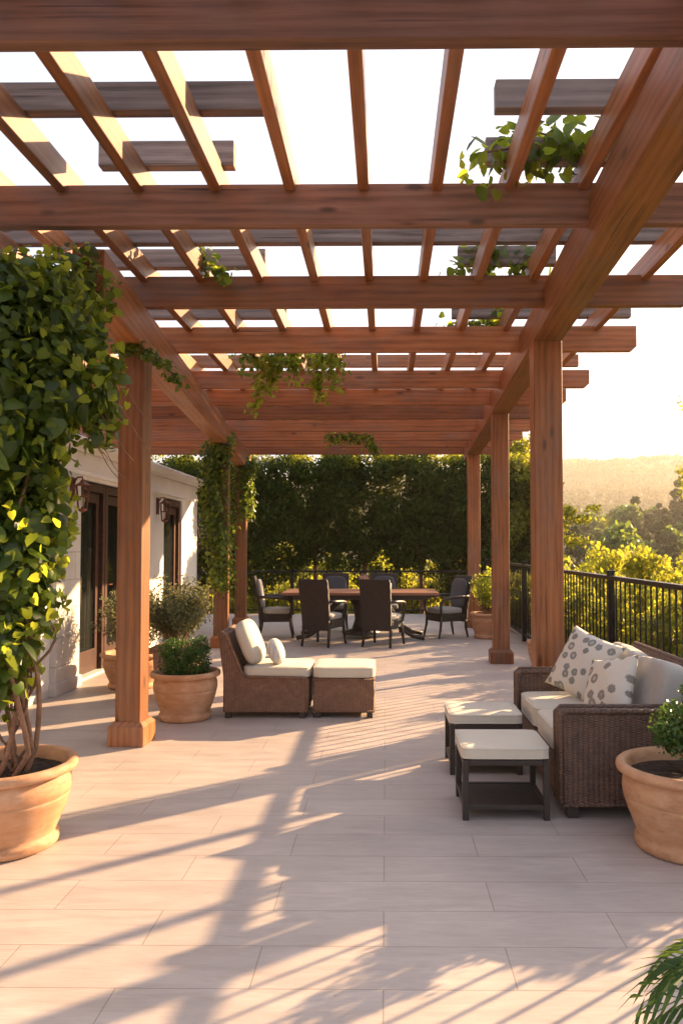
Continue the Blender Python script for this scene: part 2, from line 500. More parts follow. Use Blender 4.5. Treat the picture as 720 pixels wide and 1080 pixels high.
class MB:
    def __init__(s): s.v = []; s.f = []
    def add(s, v, f):
        n = len(s.v); s.v += [tuple(p) for p in v]; s.f += [tuple(i + n for i in q) for q in f]
        return s
    def box(s, x0, x1, y0, y1, z0, z1, mt=None):
        v = [Vector(p) for p in ((x0, y0, z0), (x1, y0, z0), (x1, y1, z0), (x0, y1, z0), (x0, y0, z1), (x1, y0, z1), (x1, y1, z1), (x0, y1, z1))]
        if mt: v = [mt @ p for p in v]
        return s.add(v, [(0, 3, 2, 1), (4, 5, 6, 7), (0, 1, 5, 4), (1, 2, 6, 5), (2, 3, 7, 6), (3, 0, 4, 7)])
    def prism(s, prof, a0, a1, axis='y'):
        """prof: 2-D polygon in (x,z) for axis y, (y,z) for axis x, (x,y) for axis z"""
        n = len(prof)
        def P(p, a):
            return (p[0], a, p[1]) if axis == 'y' else ((a, p[0], p[1]) if axis == 'x' else (p[0], p[1], a))
        v = [P(p, a0) for p in prof] + [P(p, a1) for p in prof]
        f = [tuple(range(n)), tuple(range(2 * n - 1, n - 1, -1))] + [(i, i + n, (i + 1) % n + n, (i + 1) % n) for i in range(n)]
        return s.add(v, f)
    def lathe(s, prof, n=40, c=(0, 0, 0)):
        k = len(prof); v = []; f = []
        for i in range(n):
            a = 2 * PI * i / n
            for r, z in prof: v.append((c[0] + r * math.cos(a), c[1] + r * math.sin(a), c[2] + z))
        for i in range(n):
            for j in range(k - 1):
                a, b = i * k + j, ((i + 1) % n) * k + j
                f.append((a, b, b + 1, a + 1))
        return s.add(v, f)
    def tube(s, pts, rad, n=8, cap=True):
        pts = [Vector(p) for p in pts]
        if not hasattr(rad, '__len__'): rad = [rad] * len(pts)
        v = []; f = []
        ref = None
        for i, p in enumerate(pts):
            t = (pts[min(i + 1, len(pts) - 1)] - pts[max(i - 1, 0)]).normalized()
            if ref is None:
                ref = Vector((0, 0, 1)) if abs(t.z) < 0.9 else Vector((1, 0, 0))
            a = t.cross(ref).normalized(); b = a.cross(t).normalized(); ref = b
            for k in range(n):
                an = 2 * PI * k / n
                v.append(p + (a * math.cos(an) + b * math.sin(an)) * rad[i])
        for i in range(len(pts) - 1):
            for k in range(n):
                q = i * n + k; w = i * n + (k + 1) % n
                f.append((q, w, w + n, q + n))
        if cap:
            f.append(tuple(range(n))); f.append(tuple(range(len(v) - 1, len(v) - n - 1, -1)))
        return s.add(v, f)
    def cushion(s, cx, cy, cz, hx, hy, hz, puff=0.012, k=7.0, n=10, mt=None, pipe=False):
        """a rounded, slightly puffed box"""
        bm = bmesh.new(); bmesh.ops.create_cube(bm, size=2)
        bmesh.ops.subdivide_edges(bm, edges=bm.edges, cuts=n, use_grid_fill=True)
        vs = []
        for q in bm.verts:
            p = q.co
            d = (abs(p.x) ** k + abs(p.y) ** k + abs(p.z) ** k) ** (1 / k)
            x, y, z = p / d
            pz = puff * (1 - x * x) * (1 - y * y) * (1 if z > 0 else -1) * min(1, abs(z) * 1.5)
            px = puff * 0.5 * (1 - y * y) * (1 - z * z) * x
            py = puff * 0.5 * (1 - x * x) * (1 - z * z) * y
            P = Vector((x * hx + px, y * hy + py, z * hz + pz))
            P = (mt @ P) if mt else P
            vs.append(P + Vector((cx, cy, cz)))
        bm.verts.index_update()
        fs = [tuple(v.index for v in f.verts) for f in bm.faces]
        bm.free()
        s.add(vs, fs)
        if pipe:
            for sz in (-1, 1):
                pts = []
                for i in range(49):
                    a = 2 * PI * i / 48
                    ca, sa = math.cos(a), math.sin(a)
                    q = (abs(ca) ** k + abs(sa) ** k) ** (1 / k)
                    pts.append(Vector((cx + ca / q * hx * 1.0, cy + sa / q * hy * 1.0, cz + sz * hz * 0.78)))
                s.tube(pts, 0.0045, 6)
        return s
    def build(s, name, mat, parent=None, **kw):
        return mesh_obj(name, s.v, s.f, mat, parent, **kw)

# ------------------------------------------------------------------ leaves
T_IVY = (np.array([(0, 0, 0), (-.10, .26, -.03), (.12, .46, -.09), (.52, .36, -.10), (1, 0, -.16), (.5, 0, .02), (.52, -.36, -.10), (.12, -.46, -.09), (-.10, -.26, -.03)], float),
         [(0, 5, 3, 2, 1), (5, 4, 3), (0, 8, 7, 6, 5), (5, 6, 4)])
T_DIA = (np.array([(0, 0, 0), (.5, .3, -.08), (1, 0, -.12), (.5, -.3, -.08)], float), [(0, 2, 1), (0, 3, 2)])
T_OVAL = (np.array([(0, 0, 0), (.3, .2, -.04), (.7, .18, -.07), (1, 0, -.14), (.7, -.18, -.07), (.3, -.2, -.04)], float), [(0, 3, 2, 1), (0, 5, 4, 3)])
T_LONG = (np.array([(0, 0, 0), (.4, .07, -.02), (1, 0, -.2), (.4, -.07, -.02)], float), [(0, 2, 1), (0, 3, 2)])
T_PATCH = (np.array([(-.5, -.4, .05), (.1, -.55, -.1), (.55, 0, .08), (.15, .5, -.08), (-.5, .3, .1)], float), [(0, 1, 2, 3, 4)])

def unit(a):
    return a / (np.linalg.norm(a, axis=1, keepdims=True) + 1e-9)

def leaf_cloud(name, P, N, size, tmpl, mat, parent=None, droop=0.5, jit=0.7, tint=None, loc=None, T=None):
    """many small leaves as one mesh: P points, N preferred normals"""
    n = len(P)
    P = np.asarray(P, float)
    N = unit(np.asarray(N, float) + rng.normal(0, jit, (n, 3)))
    if T is None:
        T = rng.normal(0, 1, (n, 3)); T[:, 2] -= droop * 2
    T = T - (T * N).sum(1, keepdims=True) * N
    T = unit(T)
    B = np.cross(N, T)
    tv, tf = tmpl
    size = np.broadcast_to(np.asarray(size, float), (n,)) * rng.uniform(0.65, 1.25, n)
    V = P[:, None, :] + size[:, None, None] * (tv[None, :, 0, None] * T[:, None, :] + tv[None, :, 1, None] * B[:, None, :] + tv[None, :, 2, None] * N[:, None, :])
    k = len(tv)
    loops = np.concatenate([np.array(f) for f in tf])
    L = (loops[None, :] + (np.arange(n) * k)[:, None]).ravel()
    sizes = np.tile(np.array([len(f) for f in tf]), n)
    starts = np.concatenate([[0], np.cumsum(sizes)[:-1]])
    me = bpy.data.meshes.new(name)
    me.vertices.add(n * k); me.vertices.foreach_set('co', V.reshape(-1).astype(np.float32))
    me.loops.add(len(L)); me.loops.foreach_set('vertex_index', L.astype(np.int32))
    me.polygons.add(len(sizes)); me.polygons.foreach_set('loop_start', starts.astype(np.int32))
    try:
        me.polygons.foreach_set('loop_total', sizes.astype(np.int32))
    except Exception:
        pass
    me.update(calc_edges=True); me.validate()
    if tint is None: tint = rng.uniform(0, 1, n)
    at = me.attributes.new('tint', 'FLOAT', 'POINT')
    at.data.foreach_set('value', np.repeat(np.clip(tint, 0, 1), k).astype(np.float32))
    me.materials.append(M[mat])
    o = bpy.data.objects.new(name, me); C.objects.link(o)
    if parent: o.parent = parent
    if loc is not None: o.location = loc
    return o

def clump_points(clumps, n, shell=0.55, vol=True):
    """clumps: (cx,cy,cz,rx,ry,rz); returns points and outward normals, outer parts favoured"""
    cl = np.array(clumps, float)
    w = (cl[:, 3] * cl[:, 4] + cl[:, 4] * cl[:, 5] + cl[:, 3] * cl[:, 5]); w /= w.sum()
    idx = rng.choice(len(cl), n, p=w)
    d = unit(rng.normal(0, 1, (n, 3)))
    r = rng.uniform(shell, 1.0, n) ** 0.7 * (1 + rng.normal(0, 0.07, n))
    P = cl[idx, :3] + d * cl[idx, 3:] * r[:, None]
    return P, unit(d / cl[idx, 3:])

def sub_clumps(box, n, r0, r1, flat=0.8):
    """n random lumps inside an ellipsoid box (cx,cy,cz,rx,ry,rz)"""
    cx, cy, cz, rx, ry, rz = box
    out = []
    for _ in range(n):
        d = unit(rng.normal(0, 1, (1, 3)))[0]; q = rng.uniform(0.25, 0.95) ** 0.6
        r = rng.uniform(r0, r1)
        out.append((cx + d[0] * rx * q, cy + d[1] * ry * q, cz + d[2] * rz * q, r, r, r * flat))
    return out

# ================================================================== SETTING
def th(x, y):
    """height of the land"""
    x = np.asarray(x, float); y = np.asarray(y, float)
    d = np.sqrt(x * x + y * y)
    ys = [0, 14, 22, 40, 70, 110, 160, 230, 330, 450, 620, 850, 1100, 1600, 3000, 6000]
    hs = [-0.6, -0.6, -2.2, -5.0, -6.5, -4.0, 1.0, 1.5, 10, 24, 42, 84, 95, 70, 60, 40]
    h = np.interp(d, ys, hs)
    rel = np.clip((d - 30) / 200, 0, 1)
    h = h + rel * (4.5 * np.sin(x * 0.021 + 1.0) * np.cos(y * 0.017) + 7 * np.sin(x * 0.0061 + y * 0.004 + 2) * np.clip(d / 500, 0, 2.0))
    # a spur of land coming down from the right
    sp = np.exp(-(((x - 75) / 32) ** 2 + ((y - 120) / 60) ** 2)) * 8
    ang = np.arctan2(x, y)
    back = np.clip((np.abs(ang) - 1.2) / 0.5, 0, 1)
    return (h + sp) * (1 - back) + (-3 + 0 * h) * back

def terrain():
    rs = np.concatenate([[0], np.linspace(6, 40, 18), np.geomspace(44, 5500, 90)])
    na = 240
    v = []; f = []
    for i, r in enumerate(rs):
        for a in range(na):
            t = 2 * PI * a / na
            x, y = r * math.sin(t), r * math.cos(t)
            v.append((x, y, 0))
    v = np.array(v)
    v[:, 2] = th(v[:, 0], v[:, 1])
    near = (np.abs(v[:, 0]) < 14) & (v[:, 1] < 18) & (v[:, 1] > -12)
    v[near, 2] = np.minimum(v[near, 2], -0.6)
    for i in range(len(rs) - 1):
        for a in range(na):
            b = (a + 1) % na
            f.append((i * na + a, i * na + b, (i + 1) * na + b, (i + 1) * na + a))
    o = mesh_obj('ground', v, f, 'terrain', smooth=True)
    tag(o, 'dry green hillside and valley beyond the terrace', 'ground', kind='structure')
terrain()

pat = MB().box(-9.5, 2.32, -6, 16.6, -0.55, 0.0).build('terrace_floor', 'paving')
tag(pat, 'pale stone paved terrace in long rectangular slabs', 'terrace', kind='structure')

# ------------------------------------------------------------------ pergola
def beam(name, p0, p1, w, h, mat, parent, bevel=0.006, chamfer=None):
    """a bar from p0 to p1 (centre line of its underside), local x along its length"""
    p0 = Vector(p0); p1 = Vector(p1); L = (p1 - p0).length
    if chamfer:
        c = chamfer
        prof = [(c, 0), (L - c, 0), (L, c * 0.9), (L, h), (0, h), (0, c * 0.9)]
        mb = MB().prism(prof, -w / 2, w / 2, 'y')
    else:
        mb = MB().box(0, L, -w / 2, w / 2, 0, h)
    o = mb.build(name, mat, parent, bevel=bevel)
    d = (p1 - p0)
    o.location = p0
    o.rotation_euler = (0, -math.atan2(d.z, math.hypot(d.x, d.y)), math.atan2(d.y, d.x))
    return o

perg = empty('pergola', (0, 0, 0), 0, 'reddish cedar pergola with posts and crossed beams over the terrace', 'pergola')
MB0, MBH = 3.13, 0.28      # main beams
CB0, CBH = 3.25, 0.235     # crossbeams
RF0, RFH = 3.445, 0.165      # rafters
PL0, PLH = 3.61, 0.145     # top slats
rx = lambda y: 1.32 + 0.036 * (y - 6.29)
lx = lambda y: -1.90 - 0.092 * (y - 5.75)
beam('main_beam', (rx(-2), -2, MB0), (rx(14.9), 14.9, MB0), 0.23, MBH, 'cedar', perg)
beam('main_beam', (lx(4.5), 4.5, 2.93), (lx(14.8), 14.8, 2.93), 0.19, 0.312, 'cedar', perg)
def post(x, y, rz, w=0.23):
    a = w / 2; p = a + 0.04; q_ = a + 0.01
    h = MB0 + 0.02 if x > 0 else 2.94
    o = MB().box(0, h, -a, a, -a, a).build('post', 'cedar', perg, bevel=0.008)
    o.location = (x, y, 0); o.rotation_euler = (0, -PI / 2, rz)
    b = MB().box(0, 0.14, -p, p, -p, p)
    n = len(b.v)
    b.v += [(0.14, -p, -p), (0.14, p, -p), (0.14, p, p), (0.14, -p, p), (0.175, -q_, -q_), (0.175, q_, -q_), (0.175, q_, q_), (0.175, -q_, q_)]
    b.f = [q for q in b.f if set(q) != {1, 2, 5, 6}]
    b.f += [(n, n + 1, n + 5, n + 4), (n + 1, n + 2, n + 6, n + 5), (n + 2, n + 3, n + 7, n + 6), (n + 3, n, n + 4, n + 7), (n + 4, n + 5, n + 6, n + 7)]
    q = b.build('plinth', 'cedar', o, bevel=0.006)
    return o
for y, w_ in ((6.29, .23), (9.66, .205), (13.9, .22)): post(rx(y), y, -0.036, w_)
post(-1.885, 5.69, -0.03, .187); post(lx(11.1), 11.1, 0.06, .2); post(lx(14.0), 14.0, 0.06, .2)
for i, y in enumerate((1.35, 2.64, 4.2, 5.65, 6.97, 8.57, 9.6, 10.65, 11.83, 12.8, 13.7, 14.75)):
    j = random.uniform(-0.03, 0.03)
    beam('crossbeam', (-5.4 + j, y + 0.032, CB0), (2.30 + j, y + 0.032, CB0), 0.064 if y < 8 else 0.08, CBH if y < 8 else 0.20, 'greyer_cedar' if y < 5 else 'cedar', perg, chamfer=0.05)
for x in (-5.1, -4.7, -4.3, -3.9, -3.48, -3.07, -2.65, -2.235, -1.82, -1.386, -0.955, -0.535, -0.125, 0.285, 0.696, 1.10, 1.52, 1.93):
    beam('rafter', (x, 1.0, RF0), (x + random.uniform(-.01, .01), 15.1, RF0), 0.062, RFH, 'cedar', perg)
slats = [(3.72, -3.6, -0.60), (3.72, 0.54, 2.4), (4.27, -1.63, -0.86), (4.25, 0.56, 1.35), (5.37, -4.0, 2.35), (5.84, -2.43, -0.93), (5.80, 0.55, 1.3),
         (7.15, -4.0, -0.94), (7.15, 0.62, 2.3), (7.75, -5.3, -2.6), (9.1, -5.3, 2.3), (10.4, -5.3, -2.6), (11.7, -5.3, -2.6), (13, -5.3, -2.6)]
for y, x0, x1 in slats:
    beam('top_slat', (x0, y, PL0), (x1, y, PL0), 0.075, PLH, 'grey_wood' if y < 7.4 else 'cedar', perg)

# ------------------------------------------------------------------ house
HX = -3.3
house = empty('house', (HX, 9, 0), 0, 'low white rendered house with dark framed glass doors left of the terrace', 'house')
def H(mb, name, mat, parent=None, **kw):
    o = mb.build(name, mat, parent or house, **kw)
    if parent is None: o.location = (-HX, -9, 0)
    return o
Y0, Y1 = 1.2, 13.3
w = MB()
ops = [(5.0, 7.2, 0.0, 2.19), (8.06, 10.1, 0.0, 2.19), (11.3, 12.3, 0.0, 2.19)]
yy = Y0
for a, b_, z0, z1 in ops:
    w.box(HX - 0.28, HX, yy, a, 0, 2.48); w.box(HX - 0.28, HX, a, b_, z1, 2.48); yy = b_
w.box(HX - 0.28, HX, yy, Y1, 0, 2.48)
w.box(HX - 5.6, HX - 0.28, Y1 - 0.28, Y1, 0, 2.48).box(HX - 5.6, HX - 0.28, Y0, Y0 + 0.28, 0, 2.48)
H(w, 'wall', 'plaster')
H(MB().box(HX - 5.6, HX - 0.285, Y0 + 0.285, Y1 - 0.285, 2.30, 2.46), 'ceiling', 'interior')
H(MB().box(HX - 5.62, HX - 5.5, Y0 + 0.3, Y1 - 0.3, 0.0, 2.30), 'inner_wall', 'interior')
cor = MB().prism([(HX - 0.1, 2.485), (HX + 0.035, 2.485), (HX + 0.05, 2.52), (HX + 0.09, 2.545), (HX + 0.10, 2.61), (HX + 0.07, 2.635), (HX - 5.6, 2.635), (HX - 5.6, 2.485)], Y0 - 0.05, Y1 + 0.08, 'y')
H(cor, 'cornice', 'plaster', bevel=0.005)
H(MB().prism([(HX + 0.002, 2.22), (HX + 0.035, 2.235), (HX + 0.035, 2.27), (HX + 0.002, 2.285)], 7.25, Y1, 'y'), 'moulding', 'plaster')
H(MB().box(HX + 0.003, HX + 0.10, 7.40, 7.98, 0, 2.215).box(HX + 0.003, HX + 0.12, 7.38, 8.0, 0, 0.12), 'pilaster', 'stone', bevel=0.006)
def door(y0, y1, leaves, name='glass_door', top=2.17):
    d = MB()
    fr = 0.07; x0, x1 = HX - 0.17, HX - 0.03
    d.box(x0, x1, y0, y0 + fr, 0.02, top).box(x0, x1, y1 - fr, y1, 0.02, top).box(x0, x1, y0 + fr, y1 - fr, top - 0.09, top - 0.003)
    fo = H(d, name, 'door_wood', bevel=0.004)
    n = leaves; L = (y1 - y0 - 2 * fr) / n
    for k in range(n):
        a = y0 + fr + k * L; b = a + L
        s = MB()
        xx0, xx1 = HX - 0.13, HX - 0.075
        s.box(xx0, xx1, a + .004, a + .095, 0.03, top - .1).box(xx0, xx1, b - .095, b - .004, 0.03, top - .1)
        s.box(xx0, xx1, a + .095, b - .095, 0.03, 0.28).box(xx0, xx1, a + .095, b - .095, top - .21, top - .1)
        s.build('leaf_frame', 'door_wood', fo, bevel=0.003)
        MB().box(HX - 0.106, HX - 0.098, a + .09, b - .09, 0.27, top - .2).build('pane', 'glass', fo)
    return fo
door(8.07, 9.02, 1); dB = door(9.04, 10.09, 1)
door(5.0, 7.2, 2); door(11.3, 12.3, 1, 'glass_door')
MB().tube([(HX - 0.07, 9.14, 1.0), (HX - 0.02, 9.14, 1.0), (HX - 0.02, 9.24, 1.0)], 0.01, 8).build('door_handle', 'bronze', dB, smooth=True)
H(MB().box(HX - 0.2, HX + 0.05, 4.9, 7.42, 0.0, 0.07), 'sill', 'sill', bevel=0.004)
H(MB().box(HX - 0.2, HX + 0.03, 8.01, 10.2, 0.0, 0.028), 'sill', 'sill', bevel=0.004)
H(MB().box(HX - 0.2, HX + 0.03, 11.2, 12.4, 0.0, 0.028), 'sill', 'sill', bevel=0.004)
H(MB().box(HX + 0.002, HX + 0.045, 7.2, 7.4, 0.07, 2.2), 'trim_board', 'plaster', bevel=0.004)
def curtain(y0, y1):
    pts = []
    n = 60
    vs = []; fs = []
    for i in range(n + 1):
        y = y0 + (y1 - y0) * i / n
        x = HX - 0.42 + 0.035 * math.sin(i * 0.95) + 0.012 * math.sin(i * 2.3)
        vs += [(x, y, 0.03), (x, y, 2.28), (x - 0.006, y, 2.28), (x - 0.006, y, 0.03)]
    for i in range(n):
        a = i * 4; b = a + 4
        fs += [(a, b, b + 1, a + 1), (a + 2, b + 2, b + 3, a + 3), (a + 1, b + 1, b + 2, a + 2), (a + 3, b + 3, b, a)]
    o = mesh_obj('curtain', vs, fs, 'curtain', house, smooth=True); o.location = (-HX, -9, 0)
curtain(9.2, 10.2); curtain(11.7, 12.35)

def wall_lamp(y, label):
    t = empty('wall_lamp', (HX + (0.10 if y < 8.3 else 0.0), y, 1.80), 0, label, 'wall lamp', 'wall lamps on the house')
    MB().box(0.003, 0.022, -0.05, 0.05, 0.12, 0.36).build('back_plate', 'bronze', t, bevel=0.004)
    MB().tube([(0.02, 0, 0.30), (0.06, 0, 0.36), (0.11, 0, 0.365), (0.115, 0, 0.34)], 0.009, 8).build('arm', 'bronze', t, smooth=True)
    c = MB()
    c.lathe([(0.0, 0.34), (0.02, 0.335), (0.03, 0.315), (0.075, 0.285), (0.08, 0.275), (0.0, 0.275)], 6, (0.115, 0, 0))
    c.build('hood', 'bronze', t)
    c = MB()
    for k in range(6):
        a = 2 * PI * k / 6
        c.tube([(0.115 + 0.068 * math.cos(a), 0.068 * math.sin(a), 0.275), (0.115 + 0.045 * math.cos(a), 0.045 * math.sin(a), 0.03)], 0.006, 5)
    c.lathe([(0.0, 0.0), (0.03, 0.01), (0.052, 0.025), (0.052, 0.04), (0.0, 0.04)], 6, (0.115, 0, 0))
    c.lathe([(0.064, 0.16), (0.06, 0.166), (0.057, 0.16), (0.06, 0.153), (0.064, 0.16)], 6, (0.115, 0, 0))
    c.build('cage', 'bronze', t)
    MB().lathe([(0.0, 0.06), (0.015, 0.06), (0.02, 0.12), (0.015, 0.16), (0.0, 0.165)], 12, (0.115, 0, 0)).build('bulb', 'white_plastic', t, smooth=True)
wall_lamp(7.72, 'bronze lantern wall lamp on the white stone pilaster nearest the big vine')
wall_lamp(10.95, 'bronze lantern wall lamp on the plain white wall behind the potted bush')

# ------------------------------------------------------------------ fences
def fence(name, p0, p1, top, label, nb, posts):
    t = empty(name, (p0[0], p0[1], 0), 0, label, 'fence', None)
    d = Vector((p1[0] - p0[0], p1[1] - p0[1], 0)); L = d.length
    t.rotation_euler = (0, 0, math.atan2(d.y, d.x))
    MB().box(0, L, -0.03, 0.03, top - 0.04, top).build('top_rail', 'black_metal', t, bevel=0.004)
    MB().box(0, L, -0.016, 0.016, 0.09, 0.12).build('bottom_rail', 'black_metal', t, bevel=0.003)
    b0 = None
    for i in range(nb):
        x = (i + 0.5) * L / nb
        if b0 is None:
            b0 = MB().box(-0.0065, 0.0065, -0.0065, 0.0065, 0.12, top - 0.036).build('baluster', 'black_metal', t)
            b = b0
        else:
            b = b0.copy(); C.objects.link(b); b.parent = t
        b.location = (x, 0, 0)
    for s in posts:
        MB().box(s - 0.03, s + 0.03, -0.03, 0.03, 0.0, top + 0.03).box(s - 0.036, s + 0.036, -0.036, 0.036, top + 0.03, top + 0.05).build('fence_post', 'black_metal', t, bevel=0.003)
    return t
fence('metal_fence', (2.12, 3.3), (2.12, 16.3), 1.18, 'long black metal railing behind the wicker sofa and potted plants', 98, (0.05, 1.65, 3.95, 6.2, 8.5, 10.8, 12.97))
fence('metal_fence', (-6.0, 16.35), (2.05, 16.35), 0.95, 'black metal railing behind the dining table', 62, (0.05, 2.0, 4.0, 6.0, 7.98))
kerb = MB().box(2.19, 2.30, -6, 16.6, 0.0, 0.06).build('kerb', 'sill', bevel=0.006)
tag(kerb, 'pale stone kerb along the foot of the railing', 'kerb', kind='structure')

# ================================================================== FURNITURE
def lounge():
    t = empty('lounge_chair', (-1.02, 6.78, 0), 0, 'low armless brown wicker lounge chair with cream cushions facing right', 'lounge chair')
    # local: x from -.37 (back) to .36 (front), y +-.29
    prof = [(-0.36, 0.05), (0.35, 0.05), (0.36, 0.31), (0.34, 0.335), (-0.16, 0.345), (-0.20, 0.37), (-0.335, 0.70), (-0.36, 0.725), (-0.40, 0.715), (-0.405, 0.69), (-0.36, 0.35)]
    MB().prism(prof, -0.29, 0.29, 'y').build('frame', 'wicker_warm', t, bevel=0.012)
    e = MB()
    for s in (-1, 1):
        e.tube([(x, s * 0.285, z) for x, z in [(-0.405, 0.70), (-0.365, 0.72), (-0.335, 0.70), (-0.20, 0.375), (-0.16, 0.35), (0.34, 0.34), (0.358, 0.31), (0.35, 0.05)]], 0.014, 8)
    e.tube([(-0.38, -0.285, 0.72), (-0.38, 0.285, 0.72)], 0.018, 8)
    e.build('braided_edge', 'wicker_warm', t, smooth=True)
    for sx in (-0.32, 0.31):
        for sy in (-0.25, 0.25):
            MB().box(sx - 0.025, sx + 0.025, sy - 0.025, sy + 0.025, 0, 0.06).build('leg', 'dark_leg', t)
    MB().cushion(0.085, 0, 0.385, 0.285, 0.275, 0.045, 0.010, 10, pipe=True).build('seat_cushion', 'cream', t, smooth=True)
    mt = Matrix.Rotation(R(-22), 4, 'Y')
    MB().cushion(-0.175, 0.0, 0.615, 0.075, 0.265, 0.20, 0.0, 3.2, mt=mt).build('back_cushion', 'cream', t, smooth=True)
    return t
lounge()
rp = MB().cushion(0, 0, 0, 0.068, 0.125, 0.115, 0.0, 2.2, 12, mt=Matrix.Rotation(R(-20), 4, 'Y')).build('round_pillow', 'pattern_c', smooth=True)
rp.location = (-0.955, 6.66, 0.545)
tag(rp, 'small round pale printed pillow on the wicker lounge chair', 'pillow')

ot = empty('footstool', (-0.36, 6.79, 0), 0, 'brown wicker footstool with cream cushion in front of the lounge chair', 'footstool')
MB().prism([(-0.26, 0.05), (0.26, 0.05), (0.26, 0.335), (-0.26, 0.335)], -0.28, 0.28, 'y').build('frame', 'wicker_warm', ot, bevel=0.014)
e = MB()
for z in (0.06, 0.325):
    e.tube([(-0.255, -0.275, z), (0.255, -0.275, z), (0.255, 0.275, z), (-0.255, 0.275, z), (-0.255, -0.275, z)], 0.013, 8)
e.build('braided_edge', 'wicker_warm', ot, smooth=True)
for sx in (-0.22, 0.22):
    for sy in (-0.24, 0.24):
        MB().box(sx - 0.025, sx + 0.025, sy - 0.025, sy + 0.025, 0, 0.06).build('leg', 'dark_leg', ot)
MB().cushion(0, 0, 0.382, 0.262, 0.28, 0.045, 0.010, 11, pipe=True).build('cushion', 'cream', ot, smooth=True)

# ---- sofa (faces -X)
sofa = empty('wicker_sofa', (1.34, 4.83, 0), 0, 'dark brown wicker two seat sofa with pale cushions beside the railing', 'sofa')
SY = 0.72
body = MB()
body.prism([(-0.40, 0.075), (0.42, 0.075), (0.47, 0.30), (-0.40, 0.30)], -SY + 0.02, SY - 0.02, 'y')
body.build('base', 'wicker', sofa, bevel=0.012)
for s in (-1, 1):
    a, b_ = (s * SY, s * (SY - 0.14))
    MB().prism([(-0.415, 0.07), (0.44, 0.07), (0.44, 0.57), (-0.40, 0.57), (-0.415, 0.55)], min(a, b_), max(a, b_), 'y').build('armrest', 'wicker', sofa, bevel=0.03, seg=3)
bk = MB().prism([(0.30, 0.28), (0.44, 0.28), (0.52, 0.72), (0.49, 0.755), (0.43, 0.755), (0.40, 0.72)], -SY - 0.005, SY + 0.005, 'y')
bk.build('backrest', 'wicker', sofa, bevel=0.02)
e = MB()
for s in (-1, 1):
    e.tube([(-0.405, s * (SY - 0.008), 0.085), (-0.408, s * (SY - 0.008), 0.55), (-0.385, s * (SY - 0.008), 0.572), (0.42, s * (SY - 0.008), 0.572)], 0.016, 8)
    e.tube([(-0.405, s * (SY - 0.13), 0.085), (-0.408, s * (SY - 0.13), 0.55), (-0.385, s * (SY - 0.13), 0.572), (0.38, s * (SY - 0.13), 0.572)], 0.016, 8)
e.tube([(0.46, -SY, 0.75), (0.46, SY, 0.75)], 0.024, 8)
e.tube([(-0.405, -SY + .01, 0.08), (0.43, -SY + .01, 0.08)], 0.014, 8)
e.build('braided_edge', 'wicker', sofa, smooth=True)
for sx in (-0.34, 0.38):
    for sy in (-0.66, 0.66):
        MB().box(sx - 0.03, sx + 0.03, sy - 0.03, sy + 0.03, 0, 0.08).build('leg', 'dark_leg', sofa, bevel=0.004)
for s in (-1, 1):
    MB().cushion(-0.05, s * 0.289, 0.375, 0.355, 0.285, 0.07, 0.010, 11, pipe=True).build('seat_cushion', 'cream', sofa, smooth=True)
for s in (-1, 1):
    mt = Matrix.Rotation(R(16), 4, 'Y') @ Matrix.Rotation(R(s * 3), 4, 'X')
    MB().cushion(0.24, s * 0.285, 0.60, 0.085, 0.28, 0.19, 0.0, 5, mt=mt).build('back_cushion', 'grey_fabric', sofa, smooth=True)

def pillow(name, loc, rot, half, thick, mat, label):
    n = 22; vs = []; fs = []
    for side in (1, -1):
        for i in range(n + 1):
            for j in range(n + 1):
                u = -1 + 2 * i / n; v = -1 + 2 * j / n
                x = u * (1 - 0.085 * (1 - v * v) * abs(u) ** 1.5); y = v * (1 - 0.085 * (1 - u * u) * abs(v) ** 1.5)
                t = thick * max(0, (1 - abs(u) ** 2.4)) ** 0.55 * max(0, (1 - abs(v) ** 2.4)) ** 0.55
                t += 0.006 * math.sin(5 * u + 2 * v) * (1 - u * u) * (1 - v * v)
                vs.append((x * half, y * half, side * max(t, 0.0)))
    m = (n + 1) ** 2
    for s in range(2):
        for i in range(n):
            for j in range(n):
                a = s * m + i * (n + 1) + j
                fs.append((a, a + 1, a + n + 2, a + n + 1))
    me = bpy.data.meshes.new(name); me.from_pydata(vs, [], fs)
    bm = bmesh.new(); bm.from_mesh(me); bmesh.ops.remove_doubles(bm, verts=bm.verts, dist=1e-5)
    bmesh.ops.recalc_face_normals(bm, faces=bm.faces); bm.to_mesh(me); bm.free()
    me.polygons.foreach_set('use_smooth', [True] * len(me.polygons)); me.materials.append(M[mat])
    o = bpy.data.objects.new(name, me); C.objects.link(o); o.location = loc; o.rotation_euler = rot
    tag(o, label, 'pillow'); return o
def face(nrm, spin):
    """rotation that turns a pillow's flat side (z) to nrm and rolls it by spin"""
    return (Vector(nrm).to_track_quat('Z', 'Y') @ Euler((0, 0, R(spin))).to_quaternion()).to_euler()
pillow('square_pillow', (1.31, 5.10, 0.665), face((-0.72, -0.60, 0.42), -16), 0.225, 0.075, 'pattern_a', 'larger square pillow with dark leafy medallions at the far end of the sofa')
pillow('square_pillow', (1.34, 4.62, 0.615), face((-0.80, -0.38, 0.45), 14), 0.19, 0.075, 'pattern_b', 'smaller square printed pillow nearest the near arm of the sofa')

